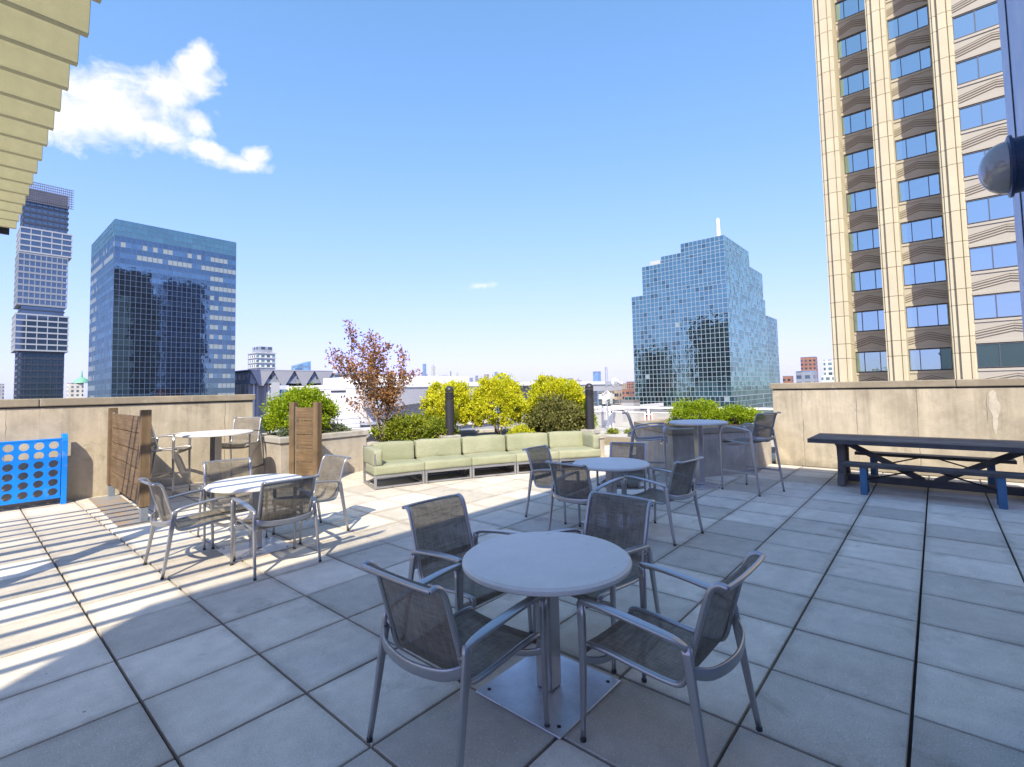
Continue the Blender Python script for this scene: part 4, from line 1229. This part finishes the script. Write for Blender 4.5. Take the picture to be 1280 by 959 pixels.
# concrete tower on the right
T = thing('stone_tower', 'tall cream stone office tower with recessed window bays and chevron panels', 'tower', (52.8, 0, 0))
DEP = 3.3; FH = 3.83; Zb = 3.5 - FH * 9
NF = 26
bays = [(3.10, 5.62, DEP, 3), (-1.16, 1.72, DEP, 3), (-6.9, -2.52, .16, 3)]
pil = [(5.62, 7.04), (1.72, 3.10), (-2.52, -1.16), (-8.4, -6.9)]
ztop = Zb + FH * NF
MB().b2(DEP + .3, 24, -30, 6.9, GZ, ztop).build('core', 'tower_spandrel_shaded', T)
MB().b2(.2, DEP + .28, -30, -8.3, GZ, ztop).build('side_wall', 'tower_stone', T)
for (a, b) in pil:
    q = MB(); wdt = b - a
    for k in range(NF * 2):
        z0 = Zb + k * FH / 2 + (.30 if k % 2 == 0 else -.30); z1 = Zb + (k + 1) * FH / 2 + (.30 if (k + 1) % 2 == 0 else -.30)
        z0 += .02; z1 -= .02
        q.b2(0.12, DEP + .35, a, b, z0, z1)
        q.b2(-.06, .118, a + wdt * .30, a + wdt * .66, z0, z1)
        q.b2(.03, .117, a + wdt * .08, a + wdt * .22, z0, z1)
        q.b2(.03, .117, a + wdt * .76, a + wdt * .90, z0, z1)
    q.build('pilaster', 'tower_stone', T)
    MB().b2(.16, DEP + .34, a + .02, b - .02, Zb, ztop).build('pilaster_core', 'stone_joint', T)
for bi, (a, b, dep, np_) in enumerate(bays):
    for k in range(NF):
        zc = Zb + k * FH
        if zc < -6: continue
        w0, w1 = zc - .93, zc + .93               # window
        s0, s1 = w1, w1 + FH - 1.86               # chevron panel above it
        q = MB(); q.b2(dep, DEP + .29, a, b, s0 + .06, s1 - .06)
        q.b2(dep - .07, dep - .003, a, b, s0 + .06, s0 + .26); q.b2(dep - .07, dep - .003, a, b, s1 - .26, s1 - .06)
        ym = (a + b) / 2; q.cur = 1
        for c in range(4):
            zb_ = s0 + .42 + c * .20
            for e0 in (a, b):
                q.bar((dep - .006, e0, zb_), (dep - .006, ym, zb_ + .46), .045, .03, (1, 0, 0))
            if c < 3:
                q.cur = 0
                for e0 in (a, b):
                    q.bar((dep - .02, e0, zb_ + .10), (dep - .02, ym, zb_ + .56), .09, .04, (1, 0, 0))
                q.cur = 1
        q.build('chevron_panel', ['tower_spandrel_shaded', 'stone_joint'], T)
        f = MB(); n = np_; sp_ = [0, .27, .74, 1] if bi < 2 else [0, .30, .70, 1]
        for s_ in sp_:
            y_ = b + (a - b) * s_; y_ = min(max(y_, a + .03), b - .03)
            f.b2(dep - .02, dep + .14, y_ - .03, y_ + .03, w0 + .06, w1 - .06)
        f.b2(dep - .02, dep + .14, a, b, w0, w0 + .055); f.b2(dep - .02, dep + .14, a, b, w1 - .055, w1)
        fo = f.build('window', 'window_bar', T)
        g_ = MB(); rr = random.Random(bi * 100 + k)
        for s_ in range(3):
            y1_, y0_ = b + (a - b) * sp_[s_] - .031, b + (a - b) * sp_[s_ + 1] + .031
            j = [rr.uniform(-.006, .006) for _ in range(3)]
            g_.add([(dep + .06 + j[0], y0_, w0 + .056), (dep + .06 + j[1], y1_, w0 + .056), (dep + .06 + j[1] + j[2] - j[0], y1_, w1 - .056), (dep + .06 + j[2], y0_, w1 - .056)], [(0, 1, 2, 3)])
        g_.build('pane', 'glass_window', fo)

# ------------------------------------------------------------------ white low hall with an overhanging roof, just across the street
T = thing('white_hall', 'low white hall with a wide overhanging metal roof behind the shrubs', 'building', (0, 0, 0))
c0 = at(484, 486, 62); hx, hy = c0.x, c0.y
HL, HW = 62.0, 28.5
MB().b2(hx, hx + HL, hy, hy + HW, 2.2, 2.85).build('roof', 'white_metal_roof', T)
q = MB()        # tapering grey fascia under the overhang
q.add([(hx + .15, hy + .15, 2.19), (hx + 26, hy + .15, 2.19), (hx + 26, hy + .15, 1.9), (hx + .15, hy + .5, -.45),
       (hx + .15, hy + 6, 2.19), (hx + 26, hy + 6, 2.19), (hx + 26, hy + 6, 1.9), (hx + .15, hy + 6, -.45)],
      [(0, 1, 2, 3), (4, 7, 6, 5), (0, 4, 5, 1), (3, 2, 6, 7), (0, 3, 7, 4), (1, 5, 6, 2)])
q.b2(hx + 30, hx + HL - .2, hy + .2, hy + 6, .9, 2.19)
q.build('soffit', 'grey_metal_roof', T)
MB().b2(hx + .2, hx + HL - 1, hy + 6.02, hy + HW - .2, GZ, 2.18).build('wall', 'white_metal_roof', T)
MB().b2(hx + .05, hx + .195, hy + 6.1, hy + HW - .4, -6, 2.18).build('side_cladding', 'white_metal_roof', T)
MB().b2(hx + 3, hx + 22, hy + 8, hy + 22, 2.86, 4.0).build('roof_screen', 'white_metal_roof', T)
for i in range(3): MB().b2(hx - .06, hx + .04, hy + 10 + i * 6.2, hy + 14 + i * 6.2, 1.75, 1.98).build('vent', 'panel_gap', T)
q = MB().b2(hx - 12, hx + HL, hy - 9, hy - .5, GZ, -2.4)
q.build('lower_wing', 'grey_metal_roof', T)
ru = random.Random(9)
for (ux, uy, uz, n_) in ((hx - 8, hy - 7, -2.25, 4), (hx + 14, hy - 6, -2.25, 4)):
    for k in range(n_):
        w_, d_2, h_ = ru.uniform(1.0, 2.6), ru.uniform(1, 2), ru.uniform(.25, .55) if uz > 0 else ru.uniform(.6, 1.3)
        uu = MB().b2(0, w_, 0, d_2, 0, h_).build('roof_unit', 'grey_metal_roof', T, loc=(ux + k * ru.uniform(3.4, 4.6), uy + ru.uniform(-1, 1), uz))
        MB().b2(-.03, w_ + .03, -.03, d_2 + .03, h_ * .3, h_ * .7).build('unit_grille', 'panel_gap', uu)
for yy in (hy - 3.2, hy - 5.4): MB().tube([(hx - 11, yy, -2.05), (hx + 40, yy, -2.05)], .12, 8).build('pipe', 'galvanised', T, smooth=True)
q = MB()
for i in range(24): q.b2(hx - 12 + i * 2.4, hx - 11.93 + i * 2.4, hy - 9.25, hy - 9.18, -1.9, -.9)
q.b2(hx - 12, hx + 44, hy - 9.25, hy - 9.19, -.95, -.88).b2(hx - 12, hx + 44, hy - 9.25, hy - 9.19, -1.45, -1.40)
q.build('roof_railing', 'galvanised', T)
q = MB()
for i in range(14): q.b2(hx - 12 + i * 5.2, hx - 11.7 + i * 5.2, hy - 9, hy - .5, -2.39, -2.25)
q.b2(hx - 12.2, hx + HL, hy - 9.3, hy - 9.02, -2.6, -1.9)
q.build('roof_rib', 'white_metal_roof', T)
r0 = at(489, 470, 120)
tg = thing('red_shed', 'dark red metal roofed shed behind the bronze tree, above the white hall', 'shed', (r0.x, r0.y, 3.0))
MB().b2(0, 8, 0, 10, GZ - 3, 2.0).build('wall', 'red_metal', tg)
MB().b2(-.5, 11, -.5, 10.5, 2.0, 2.6).build('roof', 'red_metal', tg)

# ------------------------------------------------------------------ low glass block with folded metal roof + its neighbour
c1 = at(339, 470, 210)
T = thing('glass_hall', 'blue glass block with a dark folded metal roof behind the planter', 'building', (c1.x, c1.y, 0))
MB().b2(0, 62, 0, 45, GZ, 3.5).build('glass_wall', 'facade_glassy', T)
MB().b2(-9, -.05, 1, 44, GZ, 6.0).build('striped_wing', 'facade_stripes', T)
MB().b2(-.04, 3.4, -.6, .0, GZ, 6.6).build('corner_fin', 'white_slab', T)
MB().b2(28, 62.5, -.6, 45, 3.5, 11.0).build('roof_box', 'facade_slate', T)
MB().b2(-8.6, 27.9, -.4, 44, 6.05, 11.2).build('roof_glazing', 'facade_slate', T)
q = MB()
for i in range(4):
    a = -9 + i * 9.25
    V = [(a + .2, -1.6, 11.6), (a + 9.0, -1.6, 11.6), (a + 5.4, -.9, 5.2), (a + 3.8, -.9, 5.2)]
    q.add(V + [(x_, y_ + .35, z_) for x_, y_, z_ in V], [(3, 2, 1, 0), (4, 5, 6, 7), (0, 1, 5, 4), (1, 2, 6, 5), (2, 3, 7, 6), (3, 0, 4, 7)])
q.b2(-9.4, 28, -1.7, 44, 11.62, 12.0)
q.build('folded_roof', 'grey_metal_roof', T)
b0 = at(372, 470, 320); q = thing('blue_tower', 'thin bright blue tower top peeking over the glass block', 'tower', (b0.x, b0.y, 0))
MB().add([(0, 0, GZ), (9, 0, GZ), (9, 9, GZ), (0, 9, GZ), (0, 0, 20), (9, 0, 23), (9, 9, 23), (0, 9, 20)], [(0, 1, 5, 4), (1, 2, 6, 5), (2, 3, 7, 6), (3, 0, 4, 7), (4, 5, 6, 7)]).build('wall', 'facade_blue', q)
MB().b2(8.5, 14, 1, 3, 13.5, 14).build('roof_deck', 'grey_slab', q)
a0 = at(326, 470, 330)
T = thing('balcony_tower', 'pale green balcony apartment tower left of the glass block', 'tower', (a0.x, a0.y, 0))
MB().b2(-3, 9, -1, 14, GZ, 30).build('wall', 'facade_white', T)
q = MB()
for k in range(26):
    z = 29.5 - k * 3.3
    q.b2(-3.6, 9.6, -1.8, -1.02, z - .35, z + .35); q.b2(-3.7, -3.02, -1.0, 14, z - .35, z + .35)
q.build('balcony', 'white_slab', T)
MB().b2(-1, 8, 1, 12, 30, 34).build('roof_house', 'facade_slate', T)
MB().b2(-6, -3.75, 3, 18, GZ, 14).build('side_wing', 'facade_white', T)

# ------------------------------------------------------------------ far buildings
def far(label, px0, px1, ytop, depth, mat, name='far_tower', group=None, roofmat='roof_tar', z0=GZ, setback=None, spire=None):
    c = at((px0 + px1) / 2, ytop, depth); wd = (px1 - px0) / 608 * depth / 1.41
    t = thing(name, label, 'building', (c.x, c.y, 0), 0, group)
    h = c.z
    if setback:
        MB().b2(-wd / 2, wd / 2, -wd / 2, wd / 2, z0, GZ + (h - GZ) * setback).build('wall', mat, t)
        MB().b2(-wd * .32, wd * .32, -wd * .32, wd * .32, GZ + (h - GZ) * setback, h).build('upper_wall', mat, t)
    else:
        MB().b2(-wd / 2, wd / 2, -wd / 2, wd / 2, z0, h - .5).build('wall', mat, t)
        MB().b2(-wd / 2, wd / 2, -wd / 2, wd / 2, h - .5, h).build('roof', roofmat, t)
    if spire:
        s = at((px0 + px1) / 2, spire, depth).z
        MB().lathe([(wd * .10, h), (wd * .05, h + (s - h) * .45), (wd * .012, s)], n=8).build('spire', mat, t, smooth=True)
    return t
D_ = 3200
GS = 'far skyline buildings on the horizon'
far('blue slab tower on the far skyline, just right of the red shed', 527, 534, 455, D_, 'facade_blue', setback=.72)
far('pale spired skyscraper on the far skyline', 537.5, 545.5, 458, D_, 'facade_cream', setback=.6, spire=449)
far('slim dark tower with a knob top on the far skyline above the left bollard', 562, 564.6, 464, D_, 'facade_slate', setback=.8)
far('small blue block on the far skyline above the left bollard', 564.8, 568.5, 471, D_, 'facade_blue')
far('thin pale tower on the far skyline right of the left bollard', 570, 573, 467, D_, 'facade_cream', spire=462)
far('broad pale block left of the slim dark tower on the far skyline', 547, 560, 469, D_ * .8, 'facade_white')
far('tiny grey block on the far skyline, left of the yellow shrub tops', 574, 580, 473, D_, 'facade_grey')
far('small dark block on the far skyline over the gap in the yellow shrubs', 587, 591, 472.5, D_, 'facade_slate')
far('dark blue twin block on the far skyline, taller half', 594, 597.6, 469.6, D_, 'facade_slate')
far('dark blue twin block on the far skyline, lower half', 597.8, 603.5, 473, D_ * 1.01, 'facade_slate')
far('tan tower on the far skyline above the big yellow shrub', 605, 611.5, 468, D_, 'facade_tan')
far('blue-grey tower on the far skyline above the big yellow shrub', 618, 622, 465, D_, 'facade_blue')
far('low dark block on the far skyline between the two tallest yellow shrubs', 642, 653, 477, D_ * .8, 'facade_slate')
far('low brown block on the far skyline over the yellow domed shrub', 688, 694.5, 476, D_ * .8, 'facade_brick')
far('light blue block on the far skyline, left of its darker neighbour', 701, 705, 473, D_ * .7, 'facade_blue')
far('wide slate blue block on the far skyline left of the right bollard', 706, 717, 473, D_ * .7, 'facade_slate')
far('wide tan block on the far skyline just left of the right bollard', 718.5, 727, 475.5, D_ * .7, 'facade_tan', spire=470)
far('blue glass tower standing alone beside the antenna mast', 741, 751, 464.5, 900, 'facade_blue')
far('brick apartment tower left of the stone tower', 1000, 1022, 446.5, 420, 'facade_brick')
far('low blue-roofed block in front of the brick apartment tower', 994, 1022, 464, 300, 'facade_slate', roofmat='facade_blue')
far('white stepped block right against the stone tower', 1025, 1046, 450, 330, 'facade_white', setback=.86)
far('small red brick house just right of the stepped glass tower', 978, 992, 470, 350, 'facade_brick')
t_ = far('cream building with a green copper dome between the two left towers', 84, 104, 479, 420, 'facade_cream')
MB().lathe([(6, 0), (5.2, 2.2), (3, 4), (.8, 5), (.5, 9.5), (.05, 11)], n=16).build('dome', 'copper_green', t_, smooth=True, autosm=50, loc=(4, -1, at(94, 479, 420).z))
far('grey block at the far left edge under the stacked tower', -8, 5, 480, 500, 'facade_grey')
# brick quarter seen through and above the railing
rb = random.Random(5)
desc = [('tan', 'facade_tan'), ('red brick', 'facade_brick'), ('cream', 'facade_cream'), ('grey', 'facade_grey')]
spec = [(748, 768, 489, 150, 2, 'low cream warehouse roof left behind the antenna mast'), (772, 792, 486, 330, 1, 'red brick row building behind the white dishes'),
        (758, 778, 487, 260, 0, 'tan row building behind the antenna mast'), (752, 775, 505, 110, 3, 'flat grey roof under the antenna mast'),
        (776, 800, 500, 90, 3, 'flat grey roof right of the antenna mast'), (800, 852, 513, 85, 1, 'pinkish brick block behind the railing glass'),
        (860, 915, 512, 70, 2, 'cream flat-roofed block behind the railing under the stepped tower'), (776, 790, 479, 800, 0, 'far tan building left of the stepped tower'),
        (764, 776, 481, 900, 3, 'far grey building between the mast and the stepped tower'), (783, 794, 477, 600, 1, 'far brick building touching the stepped tower on its left')]
for a, b, yt, d, i, lb in spec:
    far(lb, a, b, yt, d, desc[i][1], name='city_block')
# buildings behind the viewer, seen only as reflections in the glass towers
def mir(name, label, x0, x1, y0, y1, h, mat):
    t = thing(name, label, 'building', ((x0 + x1) / 2, (y0 + y1) / 2, 0))
    MB().b2(-(x1 - x0) / 2, (x1 - x0) / 2, -(y1 - y0) / 2, (y1 - y0) / 2, GZ, h).build('wall', mat, t)

def reflected(px0, px1, py, axis, plane, dist):
    "footprint and height of a building whose mirror image falls on that part of a facade plane"
    o = []
    for px in (px0, px1):
        d = ray(px, py); t = (plane - EYE[axis]) / d[axis]
        tot = (plane - EYE[axis]) + (plane - dist); k = tot / d[axis]
        o.append((EYE[1 - axis] + d[1 - axis] * k, EYE[2] + d[2] * k))
    return sorted((o[0][0], o[1][0])), max(o[0][1], o[1][1])
def behind(name, label, px0, px1, py, axis, plane, dist, depth, mat):
    (a, b), h = reflected(px0, px1, py, axis, plane, dist)
    if axis == 1: mir(name, label, a, b, dist - depth, dist, h, mat)
    else: mir(name, label, dist - depth, dist, a, b, h, mat)
behind('office_slab', 'dark office slab mirrored in the blue glass office block', 139, 191, 342, 1, 204.6, -95, 40, 'facade_dark')
behind('office_slab', 'lower dark office wing mirrored in the blue glass office block', 191.3, 201, 372, 1, 204.6, -97, 30, 'facade_dark')
behind('glass_tower', 'blue glass tower mirrored in the blue glass office block', 206, 257, 356, 1, 204.6, -180, 30, 'facade_deepblue')
behind('office_slab', 'dark slab mirrored in the stepped glass tower', 862, 911, 402, 0, 157.4, -70, 30, 'facade_dark')
behind('office_slab', 'small dark slab mirrored in the stepped glass tower', 797, 824, 437, 0, 157.4, -72, 30, 'facade_dark')

# ------------------------------------------------------------------ thin city haze
HZ = MB().b2(-400, 4200, -400, 4200, GZ - 1, 125)
hz = HZ.build('haze', 'haze')
tag(hz, None, None, None, 'stuff')
